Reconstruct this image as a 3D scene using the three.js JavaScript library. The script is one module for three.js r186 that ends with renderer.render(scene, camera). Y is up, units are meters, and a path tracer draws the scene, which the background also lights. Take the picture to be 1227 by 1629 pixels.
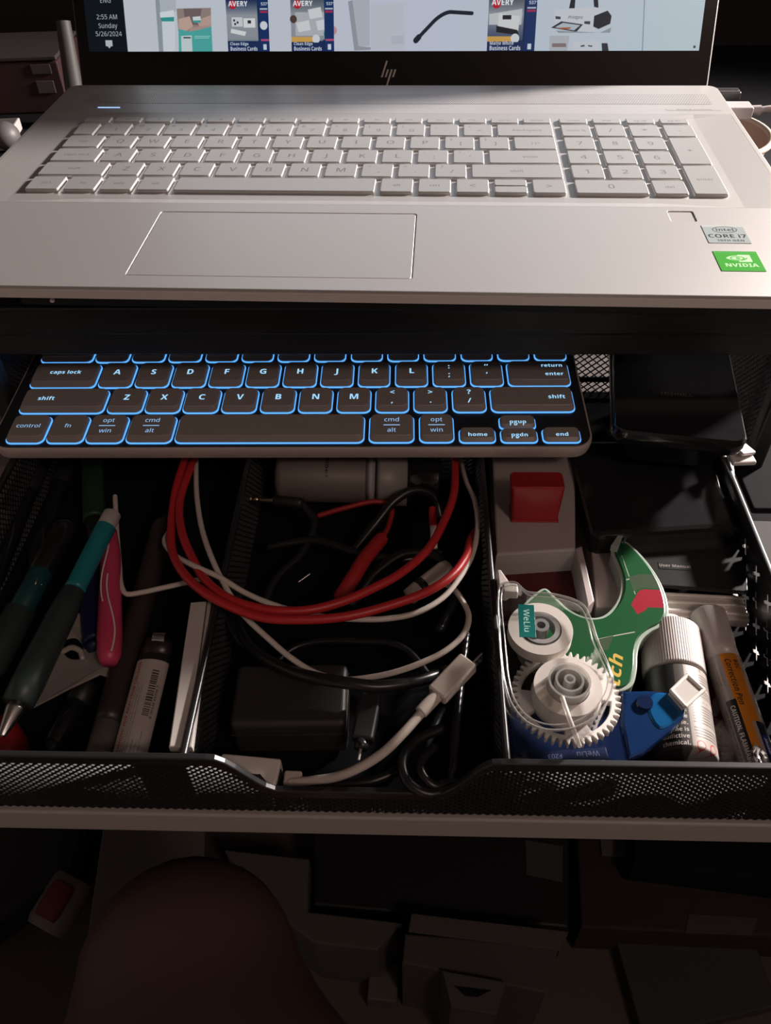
import * as THREE from 'three';
import { RoundedBoxGeometry } from 'three/addons/geometries/RoundedBoxGeometry.js';
import { mergeGeometries, toCreasedNormals } from 'three/addons/utils/BufferGeometryUtils.js';
import { MarchingCubes } from 'three/addons/objects/MarchingCubes.js';
import { RectAreaLightUniformsLib } from 'three/addons/lights/RectAreaLightUniformsLib.js';

// ---------------------------------------------------------------- camera, light, exposure
const DY = 0.86;                                             // height of the laptop's deck above the floor
const v = (x, y, z) => new THREE.Vector3(x / 1000, DY + y / 1000, z / 1000);   // millimetres from the middle of the deck's front edge
const scene = new THREE.Scene();
scene.background = new THREE.Color(0.0015, 0.0015, 0.0018);
const camera = new THREE.PerspectiveCamera(64.14, 1227 / 1629, 0.02, 20);
camera.position.copy(v(34.38, 168.46, 295.11));
camera.rotation.set(-0.78145, 0.07665, -0.02497, 'YXZ');
scene.add(camera);
const renderer = new THREE.WebGLRenderer({ antialias: true });
renderer.toneMapping = THREE.LinearToneMapping;
renderer.toneMappingExposure = 1;
renderer.shadowMap.enabled = true;
RectAreaLightUniformsLib.init();
const LAMP = v(950, 365, -625), LAMP_AIM = v(60, -40, 20), LAMP_POWER = 24;
const lampLight = new THREE.SpotLight(0xfff4ee, LAMP_POWER, 0, 0.8, 0.6, 2);
lampLight.name = 'desk_lamp_light';
lampLight.position.copy(LAMP); lampLight.target.position.copy(LAMP_AIM);
lampLight.castShadow = true; lampLight.shadow.radius = 3;
scene.add(lampLight, lampLight.target);
const fillLight = new THREE.PointLight(0xffe0d2, 1.5, 0, 2);  // added fill, in place of light bounced around the room
fillLight.name = 'added_fill_light';
fillLight.position.copy(v(850, 1300, 1150)); fillLight.castShadow = true; fillLight.shadow.radius = 8;
scene.add(fillLight);

// ---------------------------------------------------------------- helpers
let seed = 7;
const rnd = () => { seed = (seed * 1664525 + 1013904223) >>> 0; return seed / 4294967296; };
const used = {};
const numbered = (n) => { const k = used[n] = (used[n] ?? -1) + 1; return k ? n + '_' + String(k).padStart(3, '0') : n; };
const mat = (r, g, b, rough = 0.6, metal = 0, more = {}) => { const m = new THREE.MeshPhysicalMaterial({ roughness: rough, metalness: metal, ...more }); m.color.setRGB(r, g, b); return m; };
const glow = (r, g, b, k) => { const m = new THREE.MeshStandardMaterial({ color: 0x050505, roughness: 0.6, emissiveIntensity: k }); m.emissive.setRGB(r, g, b); return m; };
function mesh(name, geo, m) { const o = new THREE.Mesh(geo, m); o.name = name; o.castShadow = o.receiveShadow = true; return o; }
function tag(o, label, category, group) { o.userData.label = label; o.userData.category = category; if (group) o.userData.group = group; return o; }
function thing(name, label, category, pos = v(0, 0, 0), turn = 0, group) {
  const o = new THREE.Group(); o.name = numbered(name); o.position.copy(pos); o.rotation.y = turn; scene.add(o);
  return tag(o, label, category, group);
}
function part(parent, name, geo, m, at) { const o = mesh(name, geo, m); if (at) o.position.set(...at); parent.add(o); return o; }
// a part whose geometry was made in world coordinates
function partW(t, name, geo, m) { geo.translate(-t.position.x, -t.position.y, -t.position.z); return part(t, name, geo, m); }
function single(name, label, category, geo, m, group) {      // one mesh in world coordinates, its origin put at its base
  geo.computeBoundingBox(); const b = geo.boundingBox, c = new THREE.Vector3((b.min.x + b.max.x) / 2, b.min.y, (b.min.z + b.max.z) / 2);
  geo.translate(-c.x, -c.y, -c.z);
  const o = mesh(numbered(name), geo, m); o.position.copy(c); scene.add(o);
  return tag(o, label, category, group);
}
function struct(name, geo, m, pos) { const o = mesh(name, geo, m); o.position.copy(pos); o.userData.kind = 'structure'; scene.add(o); return o; }
const mm = (geo) => geo.scale(0.001, 0.001, 0.001);
const box = (w, h, d, x = 0, y = 0, z = 0, r = 0.6) => mm(new RoundedBoxGeometry(w, h, d, 2, Math.min(r, w / 2.01, h / 2.01, d / 2.01)).translate(x, y, z));
const join = (list) => mergeGeometries(list.map((g) => (g.index ? g.toNonIndexed() : g)));
const cyl = (r0, r1, h, n = 24) => mm(new THREE.CylinderGeometry(r1, r0, h, n));
function lathe(prof, n = 28) {
  const g = new THREE.LatheGeometry(prof.map(([x, y]) => new THREE.Vector2(x, y)), n).rotateY(Math.PI), ys = prof.map((p) => p[1]), y0 = Math.min(...ys), h = Math.max(...ys) - y0 || 1;
  for (let i = 0; i < g.attributes.uv.count; i++) g.attributes.uv.setY(i, (g.attributes.position.getY(i) - y0) / h);
  return mm(g);
}
function tube(pts, r, n = 60, k = 8) {
  const c = new THREE.CatmullRomCurve3(pts, false, 'centripetal'), out = [new THREE.TubeGeometry(c, n, r / 1000, k)];
  for (const p of [pts[0], pts[pts.length - 1]]) out.push(new THREE.SphereGeometry(r / 1000, k, 6).translate(p.x, p.y, p.z));
  return join(out);
}
// stands a group's local +Y along a -> b with its local +Z towards `face`
function stand(o, a, b, face = new THREE.Vector3(0, 1, 0)) {
  const y = b.clone().sub(a).normalize(), z = face.clone().addScaledVector(y, -face.dot(y)).normalize(), x = new THREE.Vector3().crossVectors(y, z);
  o.quaternion.setFromRotationMatrix(new THREE.Matrix4().makeBasis(x, y, z)); o.position.copy(a);
  return o;
}
const reach = (a, b) => a.distanceTo(b) * 1000;
// a flat-topped piece: an outline seen from above (its y is the top face), thick downwards
function outline(pts, smooth) {
  const p = smooth ? new THREE.CatmullRomCurve3(pts, true, 'centripetal').getPoints(pts.length * 5).slice(0, -1) : pts;
  let q = p.map((a) => new THREE.Vector2(a.x, -a.z));
  if (THREE.ShapeUtils.area(q) < 0) q = q.reverse();
  return q;
}
function prism(pts, thick, bevel = 0.4, smooth = false, holes = [], inset = 0) {
  const s = new THREE.Shape(outline(pts, smooth)); for (const h of holes) s.holes.push(new THREE.Path(outline(h, true).reverse()));
  const b = bevel / 1000, g = new THREE.ExtrudeGeometry(s, { depth: thick / 1000 - 2 * b, bevelEnabled: bevel > 0, bevelThickness: b, bevelSize: b, bevelOffset: -b - inset / 1000, bevelSegments: 2, curveSegments: 6 });
  return g.rotateX(-Math.PI / 2).translate(0, pts[0].y - thick / 1000 + b, 0);
}
function flatUV(g, x0, z0, w, d) {                            // lays a print over a piece seen from above, metres
  const p = g.attributes.position, uv = new Float32Array(p.count * 2);
  for (let i = 0; i < p.count; i++) { uv[2 * i] = (p.getX(i) - x0) / w; uv[2 * i + 1] = 1 - (p.getZ(i) - z0) / d; }
  return g.setAttribute('uv', new THREE.BufferAttribute(uv, 2));
}
function canvas(w, h, draw, color = true) {
  const c = document.createElement('canvas'); c.width = w; c.height = h; draw(c.getContext('2d'), w, h);
  const t = new THREE.CanvasTexture(c); if (color) t.colorSpace = THREE.SRGBColorSpace; t.anisotropy = 8; return t;
}
function roundRect(w, d, r, n = 4) {                          // outline, counter-clockwise from above, centred
  const out = [];
  for (const [sx, sz, a0] of [[1, 1, 0], [-1, 1, 90], [-1, -1, 180], [1, -1, 270]]) for (let i = 0; i <= n; i++) {
    const a = (a0 + (90 * i) / n) * Math.PI / 180; out.push([sx * (w / 2 - r) + r * Math.cos(a), sz * (d / 2 - r) + r * Math.sin(a)]);
  }
  return out;
}
// stacked outlines [w, d, r, y, dz] make a keycap, a lid, a case
function loft(levels, crease = 0.7, n = 4) {
  const loops = levels.map(([w, d, r, y, dz = 0]) => roundRect(w, d, r, n).map(([x, z]) => [x, y, z + dz])), p = [], k = loops[0].length;
  const tri = (a, b, c) => p.push(...a, ...b, ...c);
  for (let l = 0; l + 1 < loops.length; l++) for (let i = 0; i < k; i++) { const j = (i + 1) % k, A = loops[l], B = loops[l + 1]; tri(A[i], B[i], A[j]); tri(A[j], B[i], B[j]); }
  const finish = (q, fixed) => {
    const g = new THREE.BufferGeometry(); g.setAttribute('position', new THREE.Float32BufferAttribute(q, 3)); g.setAttribute('uv', new THREE.Float32BufferAttribute(new Float32Array(q.length / 3 * 2), 2)); g.computeVertexNormals();
    if (!fixed) return toCreasedNormals(g, crease);
    for (let i = 0; i < g.attributes.normal.count; i++) g.attributes.normal.setXYZ(i, 0, fixed, 0);
    return g;
  };
  const caps = [[loops[0], -1], [loops[loops.length - 1], 1]].map(([loop, up]) => {
    const q = []; for (let i = 1; i + 1 < k; i++) up > 0 ? q.push(...loop[0], ...loop[i + 1], ...loop[i]) : q.push(...loop[0], ...loop[i], ...loop[i + 1]);
    return finish(q, up);
  });
  return mm(mergeGeometries([finish(p), ...caps]));
}
// expanded-metal mesh in the XY plane (millimetres): thin strands, real holes
function meshPanel(w, h, px, py, sw, th, inside = () => true) {
  const p = [], idx = [];
  const strand = (x0, y0, x1, y1) => {
    const l = Math.hypot(x1 - x0, y1 - y0), nx = -(y1 - y0) / l * sw / 2, ny = (x1 - x0) / l * sw / 2, t = th / 2;
    const c = [[nx, ny, t], [nx, ny, -t], [-nx, -ny, -t], [-nx, -ny, t]];
    for (let i = 0; i < 4; i++) { const a = c[i], b = c[(i + 1) % 4], o = p.length / 3; for (const [x, y] of [[x0, y0], [x1, y1]]) p.push(x + a[0], y + a[1], a[2], x + b[0], y + b[1], b[2]); idx.push(o, o + 2, o + 1, o + 1, o + 2, o + 3); }
  };
  const ni = Math.ceil(w / px * 2), nj = Math.ceil(h / py * 2);
  for (let j = 0; j <= nj; j++) for (let i = 0; i < ni; i++) if ((i + j) % 2 === 0) for (const dj of [-1, 1]) {
    const x0 = i * px / 2, y0 = j * py / 2, x1 = (i + 1) * px / 2, y1 = (j + dj) * py / 2;
    if (y1 < 0 || y1 > h || y0 > h || x1 > w || !inside((x0 + x1) / 2, (y0 + y1) / 2)) continue;
    strand(x0, y0, x1, y1);
  }
  const g = new THREE.BufferGeometry(); g.setAttribute('position', new THREE.Float32BufferAttribute(p, 3)); g.setIndex(idx); g.computeVertexNormals();
  return mm(g);
}

// ---------------------------------------------------------------- materials
const M = {
  deck: mat(0.64, 0.62, 0.605, 0.46, 0.72), key: mat(0.5, 0.495, 0.485, 0.42, 0.25), deckEdge: mat(0.72, 0.67, 0.64, 0.5, 0.1),
  black: mat(0.012, 0.012, 0.013, 0.5), gloss: mat(0.01, 0.01, 0.011, 0.12), metalBlack: mat(0.014, 0.014, 0.015, 0.38, 0, { clearcoat: 0.25, clearcoatRoughness: 0.3 }),
  cableBlack: mat(0.012, 0.012, 0.013, 0.3), white: mat(0.72, 0.67, 0.63, 0.45), whiteCable: mat(0.6, 0.54, 0.49, 0.4), grey: mat(0.36, 0.33, 0.32, 0.5),
  red: mat(0.5, 0.022, 0.024, 0.42), redDark: mat(0.3, 0.012, 0.014, 0.5), steel: mat(0.62, 0.6, 0.58, 0.25, 1), gold: mat(0.7, 0.5, 0.28, 0.3, 1),
  teal: mat(0.012, 0.19, 0.22, 0.35), tealDark: mat(0.008, 0.055, 0.06, 0.35), grip: mat(0.026, 0.042, 0.04, 0.4), pink: mat(0.55, 0.05, 0.12, 0.4), navy: mat(0.01, 0.012, 0.06, 0.4),
  glass: mat(1, 1, 1, 0.03, 0, { transmission: 1, thickness: 0, ior: 1.45 }), clear: mat(0.95, 0.95, 0.95, 0.12, 0, { transmission: 1, thickness: 0, ior: 1.45 }),
  dark: mat(0.006, 0.006, 0.007, 0.85, 0, { specularIntensity: 0.2 }), brownStick: mat(0.03, 0.024, 0.022, 0.4),
};

// ---------------------------------------------------------------- the room
const plaster = mat(0.3, 0.27, 0.25, 0.9), boards = mat(0.07, 0.055, 0.045, 0.8);
struct('floor', new THREE.BoxGeometry(3.6, 0.1, 3.6), boards, new THREE.Vector3(0, -0.05, 0.3));
struct('ceiling', new THREE.BoxGeometry(3.6, 0.1, 3.6), plaster, new THREE.Vector3(0, 2.55, 0.3));
struct('wall_back', new THREE.BoxGeometry(3.6, 2.5, 0.1), mat(0.02, 0.019, 0.02, 0.9), new THREE.Vector3(0, 1.25, -1.45));
struct('wall_front', new THREE.BoxGeometry(3.6, 2.5, 0.1), plaster, new THREE.Vector3(0, 1.25, 2.05));
struct('wall_left', new THREE.BoxGeometry(0.1, 2.5, 3.4), plaster, new THREE.Vector3(-1.75, 1.25, 0.3));
struct('wall_right', new THREE.BoxGeometry(0.1, 2.5, 3.4), plaster, new THREE.Vector3(1.75, 1.25, 0.3));
{
  const t = thing('added_fill_lamp', 'added unseen fill lamp, round and frosted, hanging on a thin cord', 'lamp', v(850, 1640, 1150));  // unseen fixture added to carry the fill light
  part(t, 'mount', cyl(50, 50, 30), M.grey, [0, -0.015, 0]);
  part(t, 'cord', cyl(3, 3, 170, 10), M.black, [0, -0.1, 0]);
  part(t, 'fill_lamp_dome', lathe([[0, -500], [100, -480], [150, -430], [165, -340], [150, -250], [80, -190], [0, -180]]), glow(1, 0.85, 0.75, 0.6));
}

// ---------------------------------------------------------------- desk and shelf board
const YAW = 0.0317;
{
  const t = thing('desk', 'black desk under the pale shelf board', 'desk', new THREE.Vector3(0, 0, -0.39));
  const top = DY - 0.1375;
  part(t, 'desk_top', mm(new RoundedBoxGeometry(2200, 22, 900, 2, 3)).translate(0, top - 0.011, 0), M.dark);
  for (const [x, z] of [[-1.05, -0.41], [1.05, -0.41], [-1.05, 0.41], [1.05, 0.41]]) part(t, 'leg', mm(new RoundedBoxGeometry(45, (top - 0.022) * 1000, 45, 2, 3)).translate(x, (top - 0.022) / 2, z), M.black);
  const b = single('shelf_board', 'pale grey shelf board under the mesh drawer, its long edge facing out', 'board', box(447, 14.5, 410, 0, 0, 0, 1.2), mat(0.36, 0.325, 0.305, 0.5));
  b.rotation.y = YAW; b.position.copy(v(-51, -136.9, -40.5));
}

single('added_desk_sheet', 'added dark grey sheet in place of the dim desk surface right of the drawer', 'mat', box(120, 2, 172, 0, 0, 0, 0.8).translate(...v(252, -136.4, 74).toArray()), mat(0.034, 0.031, 0.03, 0.85));  // thin sheet added to give the dim grey of the desk here

// ---------------------------------------------------------------- monitor riser
const MESH_BLACK = mat(0.01, 0.01, 0.011, 0.55);
{
  const t = thing('monitor_riser', 'black metal riser carrying the silver laptop', 'stand', v(7, -121.5, -138), YAW);
  part(t, 'top_plate', box(394, 2.5, 224, 0, 98.2, 0, 1), M.metalBlack);
  part(t, 'front_lip', box(394, 15, 3, 0, 92, 111.5, 1.4), M.metalBlack);
  part(t, 'front_rail', box(394, 13, 3, 0, 79.5, 110, 1.2), M.metalBlack);
  part(t, 'back_rail', box(394, 10, 3, 0, 92, -110.5, 1.2), M.metalBlack);
  for (const s of [-1, 1]) {
    for (const z of [107, -107]) part(t, 'leg', box(9, 97, 9, s * 191.5, 48.5, z, 2), M.metalBlack);
    const sm = part(t, 'side_mesh', meshPanel(214, 92, 3.1, 3.7, 0.75, 0.8).rotateY(Math.PI / 2).translate(s * 0.188, 0.002, 0.107), MESH_BLACK); sm.userData.kind = 'stuff';
    part(t, 'foot_bar', box(s > 0 ? 26 : 9, 4, 244, s * (s > 0 ? 195 : 191.5), 2, 20, 1.5), M.dark);
  }
}

// ---------------------------------------------------------------- laptop
{
  const t = thing('laptop', 'silver laptop with a lit screen showing product pictures, open on the black riser', 'laptop', v(0, -19.3, -124));
  const Y = 0.0193, Z = 0.124;                                 // the deck's front edge in the laptop's own frame
  // deck plate with openings for the keyboard and the touchpad
  const rr = (w, d, cx, cz, r) => roundRect(w, d, r, 5).map(([x, z]) => new THREE.Vector2(cx + x, -(cz + z)));
  const s = new THREE.Shape(rr(398.4, 247.4, 0, -124, 6).reverse());
  s.holes.push(new THREE.Path(rr(393.6, 119.8, 0, -139.4, 1)), new THREE.Path(rr(120.4, 60.2, -35.8, -40.2, 1.5)), new THREE.Path(rr(11.6, 10.6, 144.8, -70.2, 1)));
  const deck = mm(new THREE.ExtrudeGeometry(s, { depth: 1.3, bevelEnabled: true, bevelThickness: 0.25, bevelSize: 0.25, bevelOffset: -0.15, bevelSegments: 2 }).rotateX(-Math.PI / 2).translate(0, -1.55, 0)).translate(0, Y, Z);
  const grille = canvas(2048, 96, (g, w, h) => {
    g.fillStyle = '#fff'; g.fillRect(0, 0, w, h); g.fillStyle = '#5d5853';
    for (let i = 0; i < 256; i++) for (let j = 0; j < 10; j++) { g.beginPath(); g.arc(i * 8 + 3 + (j % 2) * 4, j * 9.6 + 5, 1.7, 0, 7); g.fill(); }
  });
  part(t, 'deck', deck, M.deck);
  const shellProfile = new THREE.Shape([[0.2, -1.6], [0, -5.4], [-3, -6.4], [-120, -12.5], [-238, -16.2], [-247, -15.2], [-247.6, -1.6]].map(([z, y]) => new THREE.Vector2(z, y)));
  part(t, 'bottom_shell', mm(new THREE.ExtrudeGeometry(shellProfile, { depth: 398, bevelEnabled: false }).rotateY(-Math.PI / 2).translate(199, 0, 0)).translate(0, Y, Z), M.deckEdge);
  // recessed keyboard floor with sloping front and back
  {
    const xs = [-196.8, -190, -176, -138, -60, 0, 60, 138, 176, 190, 196.8], p = [], idx = [];
    for (const x of xs) {
      const e = Math.min(1, (196.8 - Math.abs(x)) / 58), d = -1.2 * Math.min(1, (196.8 - Math.abs(x)) / 18);
      for (const [z, y] of [[-199.3, 0], [-199.3 + 11 * e, d], [-79.5 - 6.4 * e, d], [-79.5, 0]]) p.push(x, y - 0.02, z);
    }
    for (let i = 0; i + 1 < xs.length; i++) for (let j = 0; j < 3; j++) { const a = i * 4 + j; idx.push(a, a + 1, a + 4, a + 1, a + 5, a + 4); }
    let g = new THREE.BufferGeometry(); g.setAttribute('position', new THREE.Float32BufferAttribute(p, 3)); g.setIndex(idx); g.computeVertexNormals();
    part(t, 'keyboard_tray', toCreasedNormals(mm(g).translate(0, Y, Z), 0.03), M.deck);
  }
  part(t, 'touchpad', loft([[119.4, 59.2, 1.2, -1.5], [119.4, 59.2, 1.2, -0.3], [119, 58.8, 1.1, -0.12]]).translate(-0.0358, Y, Z - 0.0402), M.deck);
  part(t, 'fingerprint_reader', loft([[11, 10, 0.9, -1.5], [11, 10, 0.9, -0.6], [10.7, 9.7, 0.8, -0.4]]).translate(0.1448, Y, Z - 0.0702), mat(0.5, 0.49, 0.48, 0.3, 0.2));
  const grilleMat = mat(0.64, 0.62, 0.605, 0.46, 0.72, { map: grille });
  const gp = new THREE.PlaneGeometry(0.372, 0.017).rotateX(-Math.PI / 2).translate(0.004, Y + 0.0001, Z - 0.2235);
  part(t, 'speaker_grille', gp, grilleMat);
  const print = (w, h, cw, ch, draw, cx, cz, m = {}) => part(t, 'sticker', flatUV(box(w, 0.16, h, 0, 0, 0, 0.05), -w / 2000, -h / 2000, w / 1000, h / 1000).translate(cx / 1000, Y + 0.0001, Z + cz / 1000), mat(1, 1, 1, 0.35, 0, { map: canvas(cw, ch, draw), ...m }));
  print(18, 16.6, 288, 264, (g, w, h) => {
    g.fillStyle = '#9aa3a3'; g.fillRect(0, 0, w, h); g.fillStyle = '#b3bab9'; g.fillRect(0, 0, w, 22); g.strokeStyle = g.fillStyle = '#2c3235'; g.textAlign = 'center';
    g.lineWidth = 6; g.beginPath(); g.ellipse(150, 66, 84, 46, -0.06, 0, 7); g.stroke(); g.font = 'bold 58px sans-serif'; g.fillText('intel', 150, 86);
    g.font = 'bold 72px sans-serif'; g.fillText('CORE i7', 146, 186); g.font = 'bold 40px sans-serif'; g.fillText('10TH GEN', 156, 240);
  }, 160.2, -52.6).userData.label = 'grey processor sticker reading CORE i7';
  print(18, 17, 288, 272, (g, w, h) => {
    g.fillStyle = '#3f9a35'; g.fillRect(0, 0, w, h); g.fillStyle = '#4a9c46'; g.fillRect(0, 0, w, 30); g.fillStyle = '#b9dcb2'; g.beginPath(); g.moveTo(150, 50); g.lineTo(232, 50); g.lineTo(232, 148); g.lineTo(140, 148); g.lineTo(150, 132); g.quadraticCurveTo(96, 130, 66, 96); g.quadraticCurveTo(100, 58, 150, 62); g.fill();
    g.strokeStyle = '#3f9a35'; g.lineWidth = 9; g.beginPath(); g.ellipse(142, 98, 44, 24, 0, 0, 7); g.stroke(); g.beginPath(); g.moveTo(160, 128); g.quadraticCurveTo(200, 112, 206, 92); g.stroke();
    g.beginPath(); g.arc(146, 98, 9, 0, 7); g.stroke(); g.fillStyle = '#b9dcb2'; g.font = 'bold 62px sans-serif'; g.textAlign = 'center'; g.fillText('NVIDIA', 148, 214);
  }, 160, -28.4).userData.label = 'green graphics sticker reading NVIDIA';
  // speaker maker's name
  part(t, 'speaker_lettering', new THREE.PlaneGeometry(0.031, 0.0028).rotateX(-Math.PI / 2).translate(0.178, Y + 0.0001, Z - 0.2064), mat(0.64, 0.62, 0.605, 0.46, 0.72, { map: canvas(512, 48, (g, w, h) => { g.fillStyle = '#fff'; g.fillRect(0, 0, w, h); g.fillStyle = '#a09c98'; g.font = '40px sans-serif'; g.textAlign = 'center'; g.fillText('BANG & OLUFSEN', w / 2, 39, w - 6); }) }));
  part(t, 'power_light', box(13.4, 0.3, 0.9, -163, 0.05, -207.9, 0.1).translate(0, Y, Z), glow(0.35, 0.55, 1, 1.6));
  part(t, 'power_light_end', box(1.2, 0.4, 1, -171.2, 0.05, -207.9, 0.1).translate(0, Y, Z), M.steel);
  // keys with their printed legends
  const KX = -174, KZ = -196, KW = 350, KD = 106, PX = 5.8, legends = [];
  const U = 18.48, X0 = -172.2, rows = [[-191.8, -184.2], [-181.6, -165.2], [-163.2, -147], [-144.8, -128.4], [-126.4, -110.6], [-108.4, -93.2]];
  const GAP = 2.7, keys = [];
  const add = (x, w, row, text, row2 = row) => keys.push({ x0: X0 + x * U + GAP / 2, x1: X0 + (x + w) * U - GAP / 2, z0: rows[row][0], z1: rows[row2][1], text });
  const F = ['esc', 'f1', 'f2', 'f3', 'f4', 'f5', 'f6', 'f7', 'f8', 'f9', 'f10', 'f11', 'f12', 'prt sc', 'delete'];
  F.forEach((k, i) => add(i * 0.97, 0.97, 0, k));
  const run = (row, first, list, last, lastText) => { if (first) add(0, first[0], row, first[1]); let x = first ? first[0] : 0; for (const k of list) { add(x, 1, row, k); x += 1; } if (last) add(x, 14.55 - x, row, lastText); };
  run(1, [0.77, '~|`'], ['!|1', '@|2', '#|3', '$|4', '%|5', '^|6', '&|7', '*|8', '(|9', ')|0', '_|-', '+|='], 1, '\u2190 backspace');
  run(2, [1.22, 'tab'], ['Q', 'W', 'E', 'R', 'T', 'Y', 'U', 'I', 'O', 'P', '{|[', '}|]'], 1, '||\\');
  run(3, [1.47, 'caps lock'], ['A', 'S', 'D', 'F', 'G', 'H', 'J', 'K', 'L', ':|;', '"|\''], 1, '\u2190      enter');
  run(4, [1.97, 'shift'], ['Z', 'X', 'C', 'V', 'B', 'N', 'M', '<|,', '>|.', '?|/'], 1, 'shift');
  let kx = 0; for (const [w, k] of [[1.05, 'ctrl'], [1, 'fn'], [1, 'win'], [1, 'alt'], [5.5, ''], [1, 'alt'], [1, 'ctrl'], [1, '<']]) { add(kx, w, 5, k); kx += w; }
  { const k = { x0: X0 + kx * U + GAP / 2, x1: X0 + (kx + 1) * U - GAP / 2 }; keys.push({ ...k, z0: -108.4, z1: -101.3, text: '\u2227' }, { ...k, z0: -100.4, z1: -93.2, text: '\u2228' }); }
  add(kx + 1, 1, 5, '>');
  const NX = 14.66;
  ['home', 'end', 'pg up', 'pg dn'].forEach((k, i) => add(NX + i, 0.98, 0, k));
  [['num lk', '/', '*', '-'], ['7', '8', '9'], ['4', '5', '6'], ['1', '2', '3']].forEach((l, r) => l.forEach((k, i) => add(NX + i, 1, r + 1, k)));
  add(NX, 2, 5, '0'); add(NX + 2, 1, 5, 'del'); add(NX + 3, 1, 2, '+', 3); add(NX + 3, 1, 4, 'enter', 5);
  const keyPrint = canvas(2030, 615, (g, w, h) => {
    g.fillStyle = '#fff'; g.fillRect(0, 0, w, h); g.fillStyle = '#b4b1ad'; g.textAlign = 'center'; g.textBaseline = 'middle';
    for (const k of keys) {
      const x = ((k.x0 + k.x1) / 2 - KX) * PX, z = ((k.z0 + k.z1) / 2 - KZ) * PX, p = k.text.split('|');
      if (k.z1 - k.z0 < 8) { g.font = '16px sans-serif'; g.fillText(k.text, x, z); continue; }
      if (p.length > 1 && p[1]) { g.font = '22px sans-serif'; g.fillText(p[0] || '|', x - 26, z - 26); g.font = '30px sans-serif'; g.fillText(p[p.length - 1], x + 4, z + 6); continue; }
      g.font = (k.text.length > 1 ? 20 : 38) + 'px sans-serif'; g.fillText(k.text, x, z);
    }
  });
  const keyMat = mat(0.46, 0.46, 0.455, 0.45, 0.5, { map: keyPrint });
  for (const k of keys) {
    const w = k.x1 - k.x0, d = k.z1 - k.z0, g = loft([[w, d, 0.9, -1.2], [w, d, 0.9, 0.0], [w - 0.7, d - 0.7, 0.8, 0.35]], 0.3, 3).translate((k.x0 + k.x1) / 2000, Y, Z + (k.z0 + k.z1) / 2000);
    part(t, 'key', flatUV(g, KX / 1000, Z + KZ / 1000, KW / 1000, KD / 1000), keyMat);
  }
  part(t, 'hinge', mm(new THREE.CylinderGeometry(5.2, 5.2, 340, 20).rotateZ(Math.PI / 2)).translate(0, Y - 0.0085, Z - 0.2545), M.black);
  for (const z of [-22, -232]) part(t, 'rubber_foot', box(300, z < -100 ? 4 : 13.2, 8, 0, z < -100 ? -17.6 : -13.2, z, 1).translate(0, Y, Z), M.black);
  // lid
  const lid = part(t, 'lid', loft([[399, 5, 2.2, 0], [399, 5, 2.2, 251], [397, 4, 1.9, 252]], 0.5).translate(0, 0, -0.0027), mat(0.2, 0.19, 0.185, 0.5, 0.4));
  lid.position.set(0, Y - 0.006, Z - 0.262); lid.rotation.x = -0.41015;
  const bz = new THREE.Shape([[-198.2, 0.6], [198.2, 0.6], [198.2, 250], [-198.2, 250]].map((q) => new THREE.Vector2(...q)));
  part(lid, 'bezel', mm(new THREE.ExtrudeGeometry(bz, { depth: 0.7, bevelEnabled: false })).translate(0, 0, -0.0003), mat(0.006, 0.006, 0.007, 0.12));
  const shot = canvas(2048, 1152, (g, W, H) => {
    const R = (c, x0, y0, x1, y1) => { g.fillStyle = c; g.fillRect(x0, y0, x1 - x0, y1 - y0); };
    const T = (s, x, y, px, c, font = 'bold ', al = 'left', mw) => { g.fillStyle = c; g.textAlign = al; g.font = font + px + 'px sans-serif'; g.fillText(s, x, y, mw); };
    const Pg = (c, ...q) => { g.fillStyle = c; g.beginPath(); for (let i = 0; i < q.length; i += 2) g.lineTo(q[i], q[i + 1]); g.fill(); };
    R('#b9c4cc', 0, 0, W, H); const gr = g.createLinearGradient(130, 0, W, 0); gr.addColorStop(0, '#bcc3cb'); gr.addColorStop(0.5, '#b9bfcf'); gr.addColorStop(1, '#b3c3cc'); g.fillStyle = gr; g.fillRect(0, 0, W, H);
    R('#0c141b', 0, 0, 135, H);
    for (const [s, y] of [['ENG', 1008], ['2:55 AM', 1056], ['Sunday', 1082], ['5/26/2024', 1106]]) T(s, 74, y, 20, '#aeb6bd', '', 'center');
    R('#aeb6bd', 60, 1118, 84, 1136); Pg('#aeb6bd', 66, 1136, 78, 1136, 72, 1143);
    // spreading rows of products higher up the page
    for (let r = 0; r < 3; r++) for (let i = 0; i < 6; i++) { R(['#8d99a6', '#9aa0b2', '#5d7f9c', '#a9a7a0'][(r + i) % 4], 220 + i * 300, 80 + r * 290, 400 + i * 300, 260 + r * 290); for (let k = 0; k < 3; k++) R('#7b828c', 220 + i * 300, 276 + r * 290 + k * 20, 370 + i * 300 - k * 30, 284 + r * 290 + k * 20); }
    R(gr, 136, 960, W, H); g.fillStyle = gr; g.fillRect(136, 940, W - 136, H - 940);
    // hearing device and its card
    Pg('#8b949d', 245, 1000, 259, 1000, 264, 1152, 243, 1152); Pg('#a9b1ba', 261, 1000, 315, 1000, 312, 1034, 258, 1034);
    Pg('#c5cdd3', 262, 1041, 308, 1037, 298, 1152, 258, 1152); Pg('#2f8f8c', 257, 1045, 305, 1041, 303, 1063, 260, 1063); Pg('#cdd5da', 256, 1037, 304, 1030, 305, 1050, 257, 1052);
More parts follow.
